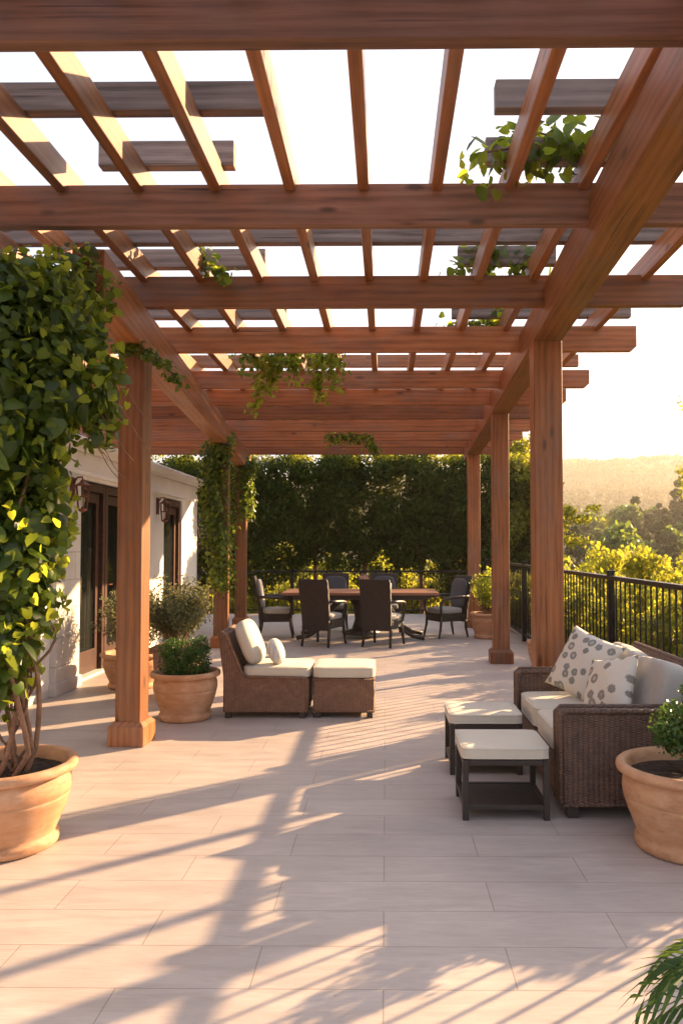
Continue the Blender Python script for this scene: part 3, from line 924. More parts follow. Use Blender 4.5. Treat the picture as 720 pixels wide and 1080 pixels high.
def stool(y, label):
    t = empty('side_stool', (0.637, y, 0), 0, label, 'stool', 'square stools in front of the sofa')
    hx, hy = 0.215, 0.195
    for sx in (-1, 1):
        for sy in (-1, 1):
            MB().box(sx * hx - 0.016, sx * hx + 0.016, sy * hy - 0.016, sy * hy + 0.016, 0, 0.318).build('leg', 'dark_leg', t, bevel=0.003)
    for z0, z1 in ((0.288, 0.317), (0.055, 0.08)):
        for q in (-1, 1):
            MB().box(-hx + .017, hx - .017, q * hy - 0.012, q * hy + 0.012, z0, z1).build('rail', 'dark_leg', t, bevel=0.002)
            MB().box(q * hx - 0.012, q * hx + 0.012, -hy + .017, hy - .017, z0, z1).build('rail', 'dark_leg', t, bevel=0.002)
    MB().box(-hx + .013, hx - .013, -hy + .013, hy - .013, 0.06, 0.074).build('lower_shelf', 'wicker_dark', t)
    MB().cushion(0, 0, 0.352, hx + 0.018, hy + 0.018, 0.031, 0.004, 16, pipe=True).build('cushion', 'cream', t, smooth=True)
stool(4.31, 'dark framed square stool with cream cushion nearest the camera beside the sofa')
stool(5.12, 'dark framed square stool with cream cushion behind the front one')

# ---- dining
dt = empty('dining_table', (-0.40, 12.3, 0), 0, 'long brown wooden dining table with dark curved legs', 'table')
tt = MB().box(-1.21, 1.21, -0.55, 0.55, 0.705, 0.75).build('tabletop', 'table_wood', dt, bevel=0.008)
MB().box(-1.05, 1.05, -0.42, 0.42, 0.63, 0.704).build('apron', 'dark_leg', dt)
for sx in (-1, 1):
    for sy in (-1, 1):
        pts = [(sx * 0.30, sy * 0.22, 0.62), (sx * 0.42, sy * 0.25, 0.5), (sx * 0.50, sy * 0.28, 0.34), (sx * 0.60, sy * 0.31, 0.18), (sx * 0.78, sy * 0.34, 0.06), (sx * 0.95, sy * 0.36, 0.03)]
        pts = [(p[0] * 1.05, p[1], p[2]) for p in pts]
        MB().tube(pts, [0.05, 0.045, 0.04, 0.036, 0.032, 0.035], 8).build('leg', 'dark_leg', dt, smooth=True)
MB().lathe([(0, 0.06), (0.30, 0.06), (0.32, 0.10), (0.15, 0.14), (0.10, 0.3), (0.13, 0.5), (0.2, 0.62), (0, 0.62)], 20).build('pedestal', 'dark_leg', dt, smooth=True)

def dining_chair(label):
    t = empty('dining_chair', (0, 0, 0), 0, label, 'chair', 'dining chairs around the table')
    # faces +Y ; back at y=-.25
    W = 0.235
    bkp = []
    mb = MB()
    def slab(zs):
        v = []; f = []
        for z, y, hw, th_ in zs:
            v += [(-hw, y - th_, z), (hw, y - th_, z), (hw, y + th_, z), (-hw, y + th_, z)]
        for i in range(len(zs) - 1):
            for k in range(4):
                f.append((i * 4 + k, i * 4 + (k + 1) % 4, i * 4 + 4 + (k + 1) % 4, i * 4 + 4 + k))
        f.append((3, 2, 1, 0)); n = len(zs) * 4; f.append((n - 4, n - 3, n - 2, n - 1))
        return v, f
    mb.add(*slab([(0.24, -0.235, 0.215, 0.022), (0.45, -0.245, 0.225, 0.022), (0.70, -0.285, 0.235, 0.022), (0.93, -0.33, 0.24, 0.02), (0.985, -0.345, 0.232, 0.018)]))
    mb.build('backrest', 'wicker_dark', t, bevel=0.008)
    MB().box(-0.225, 0.225, -0.21, 0.26, 0.26, 0.385).build('seat', 'wicker_dark', t, bevel=0.012)
    MB().cushion(0, 0.03, 0.425, 0.215, 0.225, 0.045, 0.015, 6).build('cushion', 'grey_fabric', t, smooth=True)
    for s in (-1, 1):
        MB().tube([(s * 0.21, -0.225, 0.30), (s * 0.205, -0.235, 0.15), (s * 0.215, -0.27, 0.0)], [0.026, 0.022, 0.018], 6).build('leg', 'dark_leg', t, smooth=True)
        MB().tube([(s * 0.215, 0.235, 0.40), (s * 0.22, 0.245, 0.2), (s * 0.235, 0.285, 0.0)], [0.026, 0.023, 0.018], 6).build('leg', 'dark_leg', t, smooth=True)
        a = MB()
        a.tube([(s * 0.235, -0.26, 0.66), (s * 0.265, -0.12, 0.655), (s * 0.275, 0.08, 0.645), (s * 0.265, 0.21, 0.625), (s * 0.25, 0.265, 0.56), (s * 0.235, 0.25, 0.42), (s * 0.22, 0.24, 0.34)], [0.022, 0.024, 0.025, 0.025, 0.023, 0.021, 0.02], 8)
        a.build('armrest', 'wicker_dark' if False else 'dark_leg', t, smooth=True)
    return t
ch0 = dining_chair('dark wicker dining chair seen from behind, left of the two at the near side')
specs = [(-0.93, 11.35, -22, None),
         (-0.05, 11.3, -20, 'sunlit dark wicker chair seen from behind, right of the two at the near side'),
         (-1.78, 12.35, -84, 'dark wicker armchair at the left end of the table facing right'),
         (0.98, 12.45, 118, 'dark wicker armchair at the right end of the table with slate cushioned back'),
         (-0.92, 13.30, 176, 'dark dining chair across the table, left of the two at the far side'),
         (-0.02, 13.30, 184, 'dark dining chair across the table, right of the two at the far side')]
for i, (x, y, a, lab) in enumerate(specs):
    c = ch0 if i == 0 else copy_tree(ch0)
    c.location = (x, y, 0); c.rotation_euler = (0, 0, R(a))
    if lab: c['label'] = lab
    if i in (2, 3, 4, 5):
        q = MB().cushion(0, -0.235, 0.70, 0.2, 0.04, 0.235, 0, 4, mt=Matrix.Rotation(R(9), 4, 'X')).build('back_cushion', 'grey_fabric' if i == 2 else 'slate_fabric', c, smooth=True)
# things on the table
vz = empty('flower_vase', (-0.36, 12.35, 0.751), 0, 'small pale vase of pinkish flowers in the middle of the table', 'vase')
MB().lathe([(0, 0.0), (0.035, 0.0), (0.05, 0.04), (0.045, 0.09), (0.028, 0.12), (0.034, 0.135), (0.026, 0.13), (0.0, 0.1)], 16).build('vase', 'white_plastic', vz, smooth=True)
P, N = clump_points([(0, 0, 0.20, 0.09, 0.09, 0.07)], 160, 0.4)
leaf_cloud('flowers', P, N, 0.035, T_OVAL, 'flower', vz)
def candle(x, y, lab, h=0.12):
    t = empty('glass_holder', (x, y, 0.751), 0, lab, 'candle holder')
    MB().lathe([(0, 0), (0.032, 0), (0.036, h * 0.5), (0.034, h), (0.030, h), (0.030, 0.01), (0, 0.01)], 14).build('cup', 'sill', t, smooth=True)
    MB().lathe([(0, 0.011), (0.022, 0.011), (0.022, h * 0.7), (0, h * 0.7)], 12).build('candle', 'white_plastic', t)
candle(0.05, 12.3, 'pale candle cup on the table right of the flower vase')

# ================================================================== POTS AND PLANTS
POT = [(0, 0), (.232, 0), (.250, .012), (.254, .035), (.248, .052), (.236, .060), (.240, .075), (.262, .13), (.286, .19), (.299, .235), (.301, .243), (.297, .247), (.303, .252), (.306, .28), (.303, .315), (.290, .345), (.286, .352),
       (.316, .356), (.331, .364), (.336, .378), (.333, .394), (.320, .404), (.300, .404), (.289, .396), (.284, .36), (.280, .335), (0, .335)]
def pot(parent, s=1.0, sz=None):
    sz = sz or s
    o = MB().lathe([(r * s, z * sz) for r, z in POT[:-1]], 56).build('pot', 'terracotta', parent, smooth=True)
    # soil: a lumpy disc
    vs = [(0, 0, .345 * sz)]; fs = []
    n = 40; rr = [0.3, 0.6, 0.85, 1.0]
    for q in rr:
        for k in range(n):
            a = 2 * PI * k / n
            vs.append((q * .2835 * s * math.cos(a), q * .2835 * s * math.sin(a), .345 * sz + (random.uniform(-.008, .014) if q < 1 else -0.005)))
    for k in range(n): fs.append((0, 1 + k, 1 + (k + 1) % n))
    for j in range(3):
        for k in range(n):
            a = 1 + j * n + k; b = 1 + j * n + (k + 1) % n
            fs.append((a, a + n, b + n, b))
    mesh_obj('soil', vs, fs, 'soil', parent)
    return o

# left foreground pot and its vine
lp = empty('terracotta_pot', (-1.86, 3.75, 0), 0.4, 'large sunlit terracotta pot at the left edge holding the tall vine', 'pot')
pot(lp)
vine = empty('climbing_vine', (-1.86, 3.75, 0.34), 0, 'tall dense leafy vine climbing from the left foreground pot to the pergola', 'vine')
st = MB()
def wig(p0, p1, amp, n=14, ph=0):
    p0 = Vector(p0); p1 = Vector(p1); out = []
    for i in range(n + 1):
        t = i / n; p = p0.lerp(p1, t)
        out.append(p + Vector((math.sin(t * 9 + ph) * amp, math.cos(t * 7.5 + ph * 1.7) * amp, 0)) * (1 if 0 < i else 0))
    return out
for k in range(7):
    a = k * 0.9; b = 0.10
    st.tube(wig((0.02 + 0.08 * math.cos(a), 0.08 * math.sin(a), 0), (-0.12 + 0.12 * math.cos(a + 1), 0.1 + 0.12 * math.sin(a + 1), 2.5), 0.06, 24, k * 1.3), [0.0135 - 0.0003 * i for i in range(25)], 7)
for k in range(5):
    st.tube(wig((0.03, 0.02, 0), (0.16 - 0.06 * k, 0.02 + 0.05 * k, 0.75), 0.06, 14, 2 * k), 0.007, 6)
st.build('stem', 'bark', vine, smooth=True)
cl = []
for z in np.arange(0.62, 2.75, 0.12):
    r = 0.22 + 0.09 * min(1, max(0, (z - 0.5) / 0.9))
    for _ in range(3):
        a = random.uniform(0, 2 * PI)
        cl.append((-0.13 + 0.13 * math.cos(a), 0.08 + 0.13 * math.sin(a), z - 0.2, r * random.uniform(.55, .95), r * random.uniform(.6, .9), r * random.uniform(.5, .8)))
cl += [(0.20, 0.2, 2.12, .24, .24, .20), (0.29, 0.25, 1.95, .17, .2, .2), (0.06, 0.15, 2.28, .28, .3, .17), (0.33, 0.3, 1.80, .12, .14, .18), (-.12, .5, 2.55, .24, .24, .2), (.0, .62, 2.68, .2, .2, .2), (-.3, .4, 2.55, .3, .3, .2), (.05, .45, 2.45, .2, .2, .2), (.12, .7, 2.6, .16, .16, .18), (0.12, 0.1, 1.9, .26, .26, .22), (0.10, 0.1, 1.7, .2, .2, .2), (-.05, .1, 2.42, .26, .26, .12), (-.3, .1, 2.35, .3, .3, .2)]
P, N = clump_points(cl, 11000, 0.5)
N[:, 2] += 0.35
leaf_cloud('foliage', P, N, 0.064 * rng.choice([0.6, 1.0, 1.5], len(P), p=[.38, .42, .2]), T_IVY, 'ivy', vine, droop=0.9, jit=0.6, tint=rng.uniform(0, 1, len(P)) ** 1.3)
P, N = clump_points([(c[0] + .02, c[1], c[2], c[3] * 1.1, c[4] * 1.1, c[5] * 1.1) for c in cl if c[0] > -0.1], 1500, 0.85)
leaf_cloud('lit_young_leaves', P, N, 0.052, T_IVY, 'ivy_bright', vine, droop=0.5)  # brighter leaves on the right-hand clumps stand in for sunlit ones
# tendrils
tn = MB()
for k in range(8):
    x0 = random.uniform(0.2, 0.5); z0 = random.uniform(1.7, 2.3)
    tn.tube([(x0 + 0.03 * i + 0.01 * math.sin(i), 0.25, z0 - 0.04 * i) for i in range(7)], 0.0022, 4)
tn.build('tendril', 'bark', vine)

# other vines
def vine_run(name, path, spread, n, size, label, mat='ivy', young=0.25, tmpl=T_IVY, hang=0.0, stem=0.006):
    base = Vector(path[0])
    t = empty(name, base, 0, label, 'vine')
    pts = [Vector(p) - base for p in path]
    st = MB(); st.tube(pts, stem, 6)
    st.build('stem', 'bark', t, smooth=True)
    A = np.array([tuple(p) for p in pts])
    seg = rng.integers(0, len(A) - 1, n); f = rng.uniform(0, 1, (n, 1))
    P = A[seg] * (1 - f) + A[seg + 1] * f
    d = unit(rng.normal(0, 1, (n, 3))); rad = rng.uniform(0.1, 1, (n, 1)) * spread
    P = P + d * rad; P[:, 2] -= np.abs(rng.normal(0, hang, n)) if hang else 0
    k = int(n * (1 - young))
    d[:, 2] += 0.3
    leaf_cloud('foliage', P[:k], d[:k], size, tmpl, mat, t, droop=0.8, jit=0.5)
    if young > 0: leaf_cloud('lit_young_leaves', P[k:], d[k:], size * 0.8, tmpl, 'ivy_bright', t, droop=0.5, jit=0.6)
    return t
vine_run('climbing_vine', [(0.50, 4.1, 3.60), (0.70, 4.2, 3.68), (0.85, 4.15, 3.74), (1.02, 4.2, 3.72), (1.16, 4.1, 3.70)], 0.21, 200, 0.085, 'big leaved vine sprig over the grey slats at the upper right', young=0.6, hang=0.05)
vine_run('climbing_vine', [(1.17, 4.0, 3.85), (1.30, 4.1, 3.80), (1.40, 4.3, 3.78), (1.5, 4.6, 3.7)], 0.10, 40, 0.09, 'yellow lit vine leaves beside the right main beam', young=0.8)
vine_run('climbing_vine', [(0.50, 5.75, 3.55), (0.66, 5.8, 3.66), (0.80, 5.85, 3.70), (1.0, 5.8, 3.66), (1.12, 5.8, 3.6)], 0.18, 170, 0.075, 'vine sprig behind the second crossbeam near the right beam', young=0.4)
vine_run('climbing_vine', [(0.60, 7.2, 3.55), (0.85, 7.3, 3.60), (1.1, 7.3, 3.62), (0.9, 8.0, 3.6)], 0.16, 170, 0.075, 'low vine sprig across the slats behind the third crossbeam', young=0.4)
vine_run('climbing_vine', [(-1.42, 5.7, 3.75), (-1.36, 5.6, 3.62), (-1.28, 5.55, 3.50), (-1.15, 5.5, 3.45)], 0.09, 80, 0.06, 'small light vine sprig between left rafters behind the second crossbeam', young=0.6)
vine_run('climbing_vine', [(1.22, 3.6, 3.72), (1.14, 4.6, 3.70), (1.16, 5.6, 3.70), (1.12, 6.4, 3.68), (1.0, 7.3, 3.66), (0.6, 7.9, 3.62), (-.2, 8.0, 3.6)], 0.07, 260, 0.07, 'long thin vine trailing along a rafter beside the right main beam', young=0.5)
hv = vine_run('hanging_vine', [(-1.55, 7.9, 3.50), (-1.3, 7.95, 3.50), (-1.0, 7.9, 3.50), (-0.7, 8.0, 3.48), (-0.45, 8.0, 3.50)], 0.14, 420, 0.055, 'vine hanging over the middle crossbeams in sunlit garlands', young=0.35, hang=0.10)
g = MB()
hb = Vector((-1.55, 7.9, 3.50))
for x0, L_, dx in ((-1.22, 0.62, -0.14), (-1.1, 0.45, -0.10), (-0.72, 0.50, 0.03), (-0.6, 0.35, 0.08), (-0.95, 0.3, 0)):
    pts = [Vector((x0 + dx * i / 6, 7.82, 3.48 - L_ * i / 6)) - hb for i in range(7)]
    g.tube(pts, 0.004, 4)
    A = np.array([tuple(p) for p in pts]); n = int(150 * L_ / 0.5)
    s_ = rng.integers(0, 6, n); f = rng.uniform(0, 1, (n, 1)); P = A[s_] * (1 - f) + A[s_ + 1] * f + rng.normal(0, 0.04, (n, 3))
    leaf_cloud('garland_leaves', P, rng.normal(0, 1, (n, 3)), 0.05, T_IVY, 'ivy_bright', hv, droop=1)
g.build('tendril', 'bark', hv)
vine_run('hanging_vine', [(-0.95, 12.0, 3.22), (-0.6, 12.0, 3.24), (-0.3, 12.0, 3.22), (-0.12, 12.0, 3.0)], 0.12, 420, 0.06, 'small vine tuft hanging under the far crossbeams', young=0.6, hang=0.08)
vine_run('climbing_vine', [(-1.95, 5.5, 2.9), (-1.85, 5.5, 2.92), (-1.72, 5.55, 2.86), (-1.62, 5.6, 2.78), (-1.54, 5.7, 2.68)], 0.07, 380, 0.035, 'fine leaved twig trailing from the near left post top', young=0.15)
vine_run('climbing_vine', [(lx(11) + .02, 10.92, 0.9), (lx(11) + .0, 10.88, 1.5), (lx(11) - .1, 10.9, 2.0), (lx(11) - .08, 10.9, 2.5), (lx(11) - .12, 10.9, 2.8), (lx(11) + .05, 10.9, 2.95)], 0.26, 2800, 0.06, 'leafy vine wrapped around the middle left post', young=0.3)
vine_run('climbing_vine', [(lx(14) + .12, 13.8, 2.0), (lx(14) + .14, 13.8, 2.4), (lx(14) + .1, 13.8, 2.8), (lx(14) + .22, 13.8, 2.95)], 0.2, 1200, 0.06, 'leafy vine hanging on the far left post', young=0.1)
vine_run('climbing_vine', [(lx(14) - .25, 13.7, 0.6), (lx(14) - .3, 13.75, 1.3), (lx(14) - .2, 13.8, 2.0), (lx(14) - .25, 13.8, 2.9)], 0.24, 1500, 0.06, 'leafy vine mass left of the far left post', young=0.35)

# potted box bush
def potted(name, loc, s, label, fill, sz=None):
    t = empty(name, loc, random.uniform(0, 6), label, 'potted plant')
    pot(t, s, sz); fill(t, 0.345 * (sz or s)); return t
def f_box(t, z):
    c = [(0, 0, z + .14, .22, .22, .20)] + sub_clumps((0, 0, z + .19, .21, .21, .15), 16, 0.06, 0.11)
    P, N = clump_points(c, 5000, 0.6); P = P[P[:, 2] > z - .0]; N = N[:len(P)]
    leaf_cloud('foliage', P, N, 0.026, T_OVAL, 'box_leaf', t, droop=0, jit=0.7)
    MB().tube([(0, 0, z - .02), (0, 0, z + .15)], .012, 6).build('stem', 'bark', t)
potted('potted_bush', (-1.70, 6.5, 0), 0.87, 'terracotta pot with a dense green box bush left of the lounge chair', f_box, 1.0)
def wispy(t, z, rx_, rz_, n, size, mat, stems=26, tm=T_OVAL):
    st = MB(); PP = []
    for k in range(stems):
        a = random.uniform(0, 2 * PI); q = random.uniform(0.2, 1) * rx_
        top = Vector((q * math.cos(a), q * math.sin(a), z + rz_ * random.uniform(.55, 1) * (1.1 - 0.4 * q / rx_)))
        b0 = Vector((0.05 * math.cos(a), 0.05 * math.sin(a), z - .02))
        mid = (b0 + top) / 2 + Vector((0, 0, 0.08))
        pts = [b0.lerp(mid, t_) .lerp(mid.lerp(top, t_), t_) for t_ in [i / 6 for i in range(7)]]
        st.tube(pts, [0.005 - 0.0005 * i for i in range(7)], 5)
        for _ in range(n // stems):
            f = random.uniform(0.25, 1.05) ** 0.8 * 6; i = min(5, int(f)); p = pts[i].lerp(pts[i + 1], min(1, f - i))
            PP.append(tuple(p + Vector([random.gauss(0, 0.035) for _ in range(3)])))
    st.build('stem', 'bark', t)
    P = np.array(PP)
    leaf_cloud('foliage', P, rng.normal(0, 1, P.shape), size, tm, mat, t, droop=-0.3, jit=0.5)
potted('potted_shrub', (-2.62, 7.95, 0), 1.0, 'large terracotta pot half hidden by the near left post with airy grey green shrub', lambda t, z: wispy(t, z, .42, .78, 5500, .036, 'grey_leaf', 54), 0.9)
pl = empty('planter_box', (-2.02, 7.45, 0), 0, 'square brown planter with wispy grey green shrub behind the box bush pot', 'planter')
MB().prism([(-.17, 0), (.17, 0), (.20, .46), (-.20, .46)], -.18, .18, 'y').build('box', 'table_wood', pl, bevel=.006)
MB().box(-.215, .215, -.205, .205, .461, .50).build('rim', 'table_wood', pl, bevel=.006)
wispy(pl, 0.50, .46, .66, 10000, .034, 'grey_leaf', 76)

def f_topiary(t, z):
    MB().tube([(0, 0, z - .02), (.01, 0, z + .1), (.0, .01, z + .3)], [.014, .011, .01], 7).build('stem', 'bark', t, smooth=True)
    c = sub_clumps((0.0, 0, z + .24, .17, .17, .20), 20, 0.045, 0.10)
    P, N = clump_points(c, 2600, 0.3)
    leaf_cloud('foliage', P, N, 0.03, T_OVAL, 'box_leaf', t, droop=0, jit=0.8)
potted('potted_shrub', (1.46, 3.75, 0), 1.0, 'large terracotta pot with a small dark shrub at the right edge beside the sofa arm', f_topiary)
potted('potted_shrub', (1.62, 12.25, 0), 0.86, 'terracotta pot with a leafy shrub between the middle and far right posts', lambda t, z: wispy(t, z, .34, .75, 1700, .05, 'ivy_bright', 34), 1.0)
potted('potted_shrub', (1.87, 9.1, 0), 0.62, 'small terracotta pot just behind the near right post', lambda t, z: wispy(t, z, .12, .18, 200, .04, 'ivy', 12), 0.85)

# palm, bottom right
pm = empty('potted_palm', (1.06, 1.92, 0.0), 0, 'young palm with arching fronds reaching in at the bottom right corner', 'palm')
MB().lathe([(r * .42, z * .5) for r, z in POT[:-1]], 32).build('pot', 'terracotta', pm, smooth=True)
MB().lathe([(0, .165), (.118, .162)], 24).build('soil', 'soil', pm)
for k in range(16):
    a = R(180 + (k * 137.5) % 360) if k > 4 else R((178, 200, 160, 222, 140)[k])
    L_ = (0.42, 0.44, 0.36, 0.40, 0.34)[k] if k < 5 else random.uniform(.28, .42)
    hgt = (0.10, 0.0, 0.08, -0.04, 0.06)[k] if k < 5 else random.uniform(0, .08)
    b0 = Vector((0, 0, .16)); d = Vector((math.cos(a), math.sin(a), 0))
    pts = [b0 + d * (L_ * s_) + Vector((0, 0, (0.20 + hgt) * math.sin(s_ * PI * 0.62) - 0.10 * s_ * s_)) for s_ in [i / 12 for i in range(13)]]
    fr = MB(); fr.tube(pts, [0.004 - 0.00025 * i for i in range(13)], 5)
    for i in range(3, 13):
        for s in (-1, 1):
            sd_ = d.cross(Vector((0, 0, 1))) * s
            tip_d = (sd_ * 0.75 + (pts[i] - pts[i - 1]).normalized() * 0.75 + Vector((0, 0, -0.18))).normalized()
            ll = 0.15 * math.sin(PI * (i - 1) / 13.5) + 0.03
            w_ = (pts[i] - pts[i - 1]).normalized() * 0.0095
            p = pts[i]; m_ = p + tip_d * ll * 0.45 + Vector((0, 0, 0.01)); e_ = p + tip_d * ll + Vector((0, 0, -0.2 * ll))
            n = len(fr.v)
            fr.v += [tuple(p), tuple(m_ + w_), tuple(e_), tuple(m_ - w_), tuple(m_ + Vector((0, 0, .003)))]
            fr.f += [(n, n + 1, n + 4), (n + 1, n + 2, n + 4), (n + 2, n + 3, n + 4), (n + 3, n, n + 4)]
    fr.build('frond', 'palm_leaf', pm)

# ================================================================== HEDGE, SHRUBS, TREES
def tree(name, loc, clumps, n, size, mat, label, cat, group, trunk_h, trunk_r, tmpl=T_DIA, shell=.5, limbs=5, tint=None, droop=.3, jit=.6):
    t = empty(name, loc, 0, label, cat, group)
    b = MB()
    c0 = np.mean(np.array(clumps), axis=0)
    b.tube([(0, 0, 0), (.02, 0, trunk_h * .4), (-.02, .02, trunk_h * .75), (c0[0] * .4, c0[1] * .4, trunk_h)], [trunk_r, trunk_r * .8, trunk_r * .65, trunk_r * .5], 8)
    for k in range(limbs):
        c = clumps[int(rng.integers(0, len(clumps)))]
        p0 = Vector((0, 0, trunk_h * random.uniform(.55, .95))); p1 = Vector(c[:3])
        b.tube([p0, p0.lerp(p1, .5) + Vector((0, 0, .03)), p1], [trunk_r * .4, trunk_r * .25, trunk_r * .1], 6)
    b.build('trunk', 'bark', t, smooth=True)
    P, N = clump_points(clumps, n, shell)
    N[:, 2] += 0.2
    leaf_cloud('crown', P, N, size, tmpl, mat, t, droop=droop, jit=jit, tint=tint)
    return t

# dense dark trees behind the dining table
k = 0
hedge0 = []
for x in (-7.6, -5.9, -4.2, -2.9, -1.6, -0.45, 0.75, 1.75, 2.7):
    gz = float(th(x, 17.6)) - 0.05
    top = 3.56 - gz + random.uniform(-.08, .10)
    low = {-1.6: 1.6, 0.75: 1.55, -0.45: 1.2}.get(x, 0.95) - gz
    cl = []
    for zz in np.arange(low, top - .15, .26):
        for _ in range(7):
            r = random.uniform(.24, .42)
            cl.append((random.uniform(-1.05, 1.05), random.uniform(-.55, .35), zz + random.uniform(-.12, .12), r, r, r * .85))
    for _ in range(9):
        r = random.uniform(.10, .22); cl.append((random.uniform(-.7, .7), random.uniform(-.5, .2), low - random.uniform(.1, .55), r, r, r * 1.3))
    lab = 'dense dark green tree in the tall hedge behind the dining area'
    tt_ = tree('hedge_tree', (x + random.uniform(-.1, .1), 17.6 + random.uniform(-.1, .1), gz), cl, 17000, .09, 'hedge_leaf', lab, 'tree', 'dark hedge trees behind the dining area', low + .6, .07, shell=.35, droop=.6)
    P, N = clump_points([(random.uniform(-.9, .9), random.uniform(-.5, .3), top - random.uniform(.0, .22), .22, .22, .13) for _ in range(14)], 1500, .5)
    leaf_cloud('lit_young_leaves', P, N, .075, T_DIA, 'yellow_leaf', tt_, droop=.2)  # sunlight on the tree tops put into a yellower leaf colour
# bright lower planting beyond them
sh_src = []
for i in range(3):
    cl = [(0, 0, .55, .5, .5, .45)] + sub_clumps((0, 0, .7, .62, .62, .55), 22, .14, .26)
    t = tree('shrub', (0, 0, 0), cl, 6500, .07, 'yellow_leaf', 'sunlit yellow green shrub in the planting beyond the railing', 'shrub', 'sunlit shrubs beyond the railing', .7, .03, shell=.5, droop=-.2)
    sh_src.append(t)
pos = []
for yb, x0, x1, st_ in ((20.0, -5, 4.5, 1.05), (23.0, -6, 7.5, 1.3)):
    for x in np.arange(x0, x1, st_): pos.append((x + random.uniform(-.3, .3), yb + random.uniform(-.6, .6), random.uniform(1.5, 1.65) + (0.75 if yb > 22 else 0.1)))
TOP = {}
for y in (2.3, 2.95, 3.6, 4.2, 4.6): pos.append((3.25 + random.uniform(-.08, .1), y, .62)); TOP[len(pos) - 1] = 1.15  # near rows out of view: spacing and height shaped to shade the floor
for y in (6.75, 7.3, 7.85): pos.append((3.25 + random.uniform(-.08, .1), y, .62)); TOP[len(pos) - 1] = 1.42
for y in np.arange(8.7, 17.0, 0.85): pos.append((3.3 + random.uniform(-.15, .25), y, .95)); TOP[len(pos) - 1] = 1.3
for y in np.arange(3.0, 19.0, 1.15): pos.append((4.75 + random.uniform(-.4, .5), y, 1.2)); TOP[len(pos) - 1] = 1.1 if y < 10 else 1.95
for y in np.arange(8.0, 24.0, 1.6): pos.append((6.8 + random.uniform(-.5, .5), y, 1.4)); TOP[len(pos) - 1] = 1.2 if y < 14 else 2.15
for i, (x, y, s) in enumerate(pos):
    c = sh_src[i] if i < 3 else copy_tree(sh_src[i % 3])
    z0 = min(float(th(x, y)), -0.5)
    c.location = (x, y, z0); c.rotation_euler = (0, 0, random.uniform(0, 6.28))
    sz = (TOP[i] - z0) / 1.5 * random.uniform(.9, 1.06) if i in TOP else s * random.uniform(1.15, 1.4)
    c.scale = (s * random.uniform(.9, 1.1), s * random.uniform(.9, 1.1), sz)
# darker low growth pressed against the railing
pr = None
for i, y in enumerate(np.arange(3.4, 16.2, .8)):
    if pr is None:
        cl = sub_clumps((0, 0, .80, .26, .46, .78), 40, .08, .16)
        pr = tree('shrub', (0, 0, 0), cl, 6000, .065, 'ivy', 'dark green leafy shrub pressed against the outside of the railing', 'shrub', 'dark shrubs against the railing', .9, .02, tmpl=T_LONG, shell=.2, droop=.9)
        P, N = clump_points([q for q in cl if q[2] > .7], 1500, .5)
        leaf_cloud('lit_young_leaves', P, N, .06, T_DIA, 'yellow_leaf', pr, droop=.2)  # upper leaves coloured yellower so the tops look sunlit
        c = pr
    else: c = copy_tree(pr)
    c.location = (2.46 + random.uniform(-.05, .08), y, -0.5); c.rotation_euler = (0, 0, PI * (i % 2)); c.scale = (1, 1.0 if y < 9 else 1.1, (random.uniform(.84, .9) if y < 6 else random.uniform(.95, 1.06)) if (y < 6 or 6.4 < y < 8.3) else random.uniform(.86, .98))
    ch = [q for q in c.children if q.name.startswith('crown')]

# sunlit tree at the far right corner
cl = sub_clumps((0, 0, 4.0, 0.95, 1.0, 2.0), 40, .28, .5) + [(1.0, -.2, 4.3, .35, .3, .16), (1.45, -.2, 4.1, .28, .3, .12), (1.2, -.2, 3.6, .4, .3, .14), (1.7, -.2, 4.35, .2, .2, .09)]
tree('broadleaf_tree', (3.1, 17.9, -2.0), cl, 19000, .10, 'yellow_leaf', 'bright yellow green tree between the middle and near right posts', 'tree', None, 3.0, .10, droop=.2, shell=.4)
cl = sub_clumps((0, 0, 3.6, .8, .9, 1.4), 24, .28, .5)
tree('broadleaf_tree', (1.5, 18.9, -1.8), cl, 12000, .09, 'hedge_leaf', 'darker green tree just left of the bright corner tree', 'tree', None, 3.0, .09, droop=.2, shell=.4)

# slender trees added out of frame to throw shadow stripes on the floor
for x, y, r in ((4.2, 8.78, .04), (4.25, 8.40, .028), (4.2, 7.78, .055), (4.3, 7.0, .05), (4.0, 6.25, .12)):
    cl = sub_clumps((0, 0, 5.8, .35, .35, .4), 8, .12, .2)
    tree('shadow_tree', (x, y, -0.6), cl, 500, .07, 'yellow_leaf', 'unseen slender tree added outside the railing to cast shadow stripes', 'tree', 'slender trees added outside the railing for shadow stripes', 5.4, r, limbs=4)

cl = sub_clumps((0, 0, 6.0, 1.7, 1.7, 2.4), 34, .3, .6)  # tree added out of view to shade the dining end
tree('broadleaf_tree', (9.9, 21.6, -2.0), cl, 4500, .12, 'yellow_leaf', 'tall unseen loose crowned tree added right of the terrace to shade the dining area', 'tree', None, 4.5, .13, shell=.4)
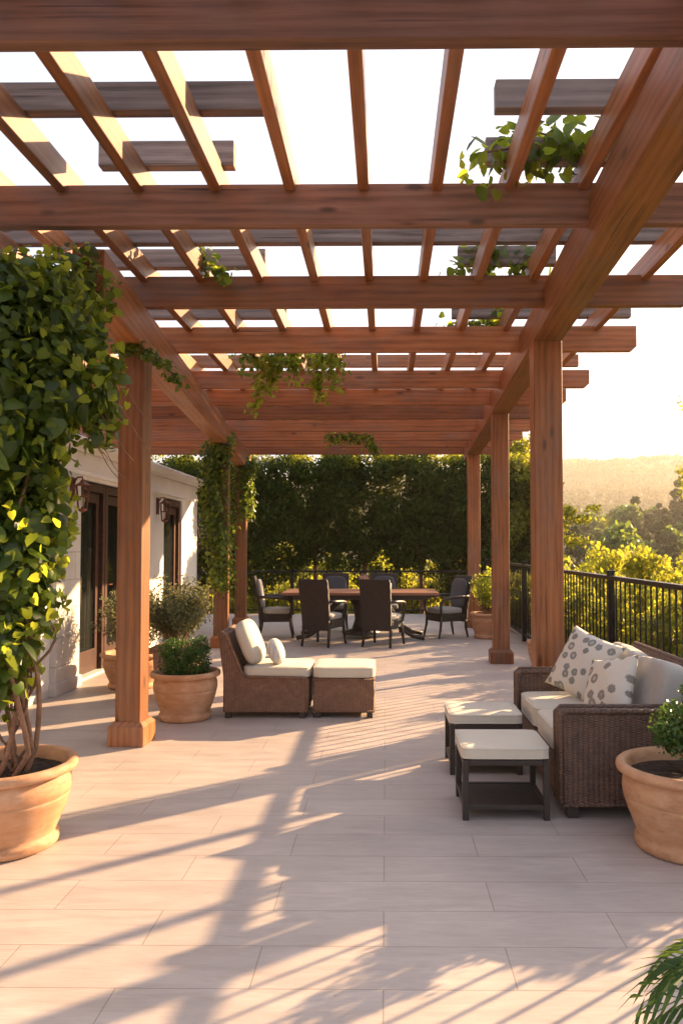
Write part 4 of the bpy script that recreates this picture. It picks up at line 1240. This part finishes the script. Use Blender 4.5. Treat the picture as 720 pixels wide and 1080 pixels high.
# mid-distance trees
src = []
for i in range(4):
    h = (6.5, 8, 5, 9)[i]; wd = (3.0, 3.4, 3.2, 1.6)[i]
    cl = sub_clumps((0, 0, h * .58, wd * .75, wd * .75, h * .36), 26, wd * .22, wd * .42)
    src.append(tree('distant_tree', (0, 0, 0), cl, 3000, .42, ('far_leaf', 'ivy', 'yellow_leaf', 'far_leaf')[i], 'distant round crowned tree on the slope below the far hills', 'tree', 'distant trees on the slopes', h * .5, .18, tmpl=T_PATCH, shell=.4))
pos = []
r2 = random.Random(5)
for _ in range(190):
    y = r2.uniform(60, 260) ; x = y * r2.uniform(0.16, 0.50)
    pos.append((x, y))
for _ in range(20):
    y = r2.uniform(30, 60); pos.append((y * r2.uniform(.18, .55), y))
for i, (x, y) in enumerate(pos):
    c = src[i] if i < 4 else copy_tree(src[i % 4])
    c.location = (x, y, float(th(x, y)) - .2)
    s = r2.uniform(.7, 1.15) * (0.62 if y < 60 else 1.0)
    if i % 4 == 2 and y > 90: pass
    c.scale = (s, s, s * r2.uniform(.85, 1.15)); c.rotation_euler = (0, 0, r2.uniform(0, 6.28))

# woodland on the far hills: one mass
def woodland():
    n = 7000
    d = 200 + (rng.uniform(0, 1, n) ** 0.8) * 1000
    a = rng.uniform(-0.75, 0.75, n)
    x = d * np.sin(a); y = d * np.cos(a)
    z = th(x, y)
    r = rng.uniform(3.0, 7.0, n)
    per = 34
    idx = np.repeat(np.arange(n), per)
    dd = unit(rng.normal(0, 1, (n * per, 3))); dd[:, 2] = np.abs(dd[:, 2]) * 1.1 - .15
    P = np.stack([x[idx], y[idx], z[idx] + r[idx] * .35], 1) + dd * r[idx][:, None] * rng.uniform(.7, 1.05, (n * per, 1))
    tn = np.clip(np.repeat(rng.uniform(0, 1, n), per) + rng.normal(0, .15, n * per), 0, 1)
    o = leaf_cloud('woodland', P, dd, 2.6, T_PATCH, 'far_leaf', None, jit=.5, tint=tn)
    tag(o, 'hazy wooded hills in the far distance', 'woodland', kind='stuff')
woodland()

# a few pale houses on the slopes
def far_house(x, y, w, d, h, rz, label):
    t = empty('distant_house', (x, y, float(th(x, y)) - .3), rz, label, 'house', 'pale houses on the far slopes')
    MB().box(-w / 2, w / 2, -d / 2, d / 2, 0, h).build('wall', 'wall_far', t)
    MB().prism([(-w / 2 - .4, h), (w / 2 + .4, h), (w / 2 - 1, h + 1.3), (-w / 2 + 1, h + 1.3)], -d / 2 - .4, d / 2 + .4, 'y').build('roof', 'roof_far', t)
    wd = MB()
    k = int(w // 3)
    for i in range(k):
        xx = -w / 2 + (i + .5) * w / k
        wd.box(xx - .6, xx + .6, -d / 2 - .05, -d / 2 - .005, h - 2.2, h - .8)
    wd.build('window', 'glass', t)
far_house(31, 118, 10, 6, 3.4, .2, 'long low pale house half sunk in trees in the middle distance')
far_house(92, 390, 22, 10, 5, .1, 'pale flat house high on the left of the far slope')
far_house(150, 430, 14, 9, 5, -.1, 'small pale house among woodland on the far slope')

# ------------------------------------------------------------------ haze
hm = bpy.data.materials.new('haze_air'); hm.use_nodes = True
hn = hm.node_tree; hn.nodes.clear()
ho = hn.nodes.new('ShaderNodeOutputMaterial'); hp = hn.nodes.new('ShaderNodeVolumePrincipled')
hp.inputs['Color'].default_value = (1.0, 0.93, 0.82, 1)
hp.inputs['Density'].default_value = 0.00042
hp.inputs['Anisotropy'].default_value = 0.5
hn.links.new(hp.outputs[0], ho.inputs['Volume'])
HAZE = True
if HAZE:
    me = MB().box(-5600, 5600, -5600, 5600, -60, 128)
    hb_ = me.build('haze', hm)
    tag(hb_, 'warm evening haze filling the valley', 'haze', kind='stuff')
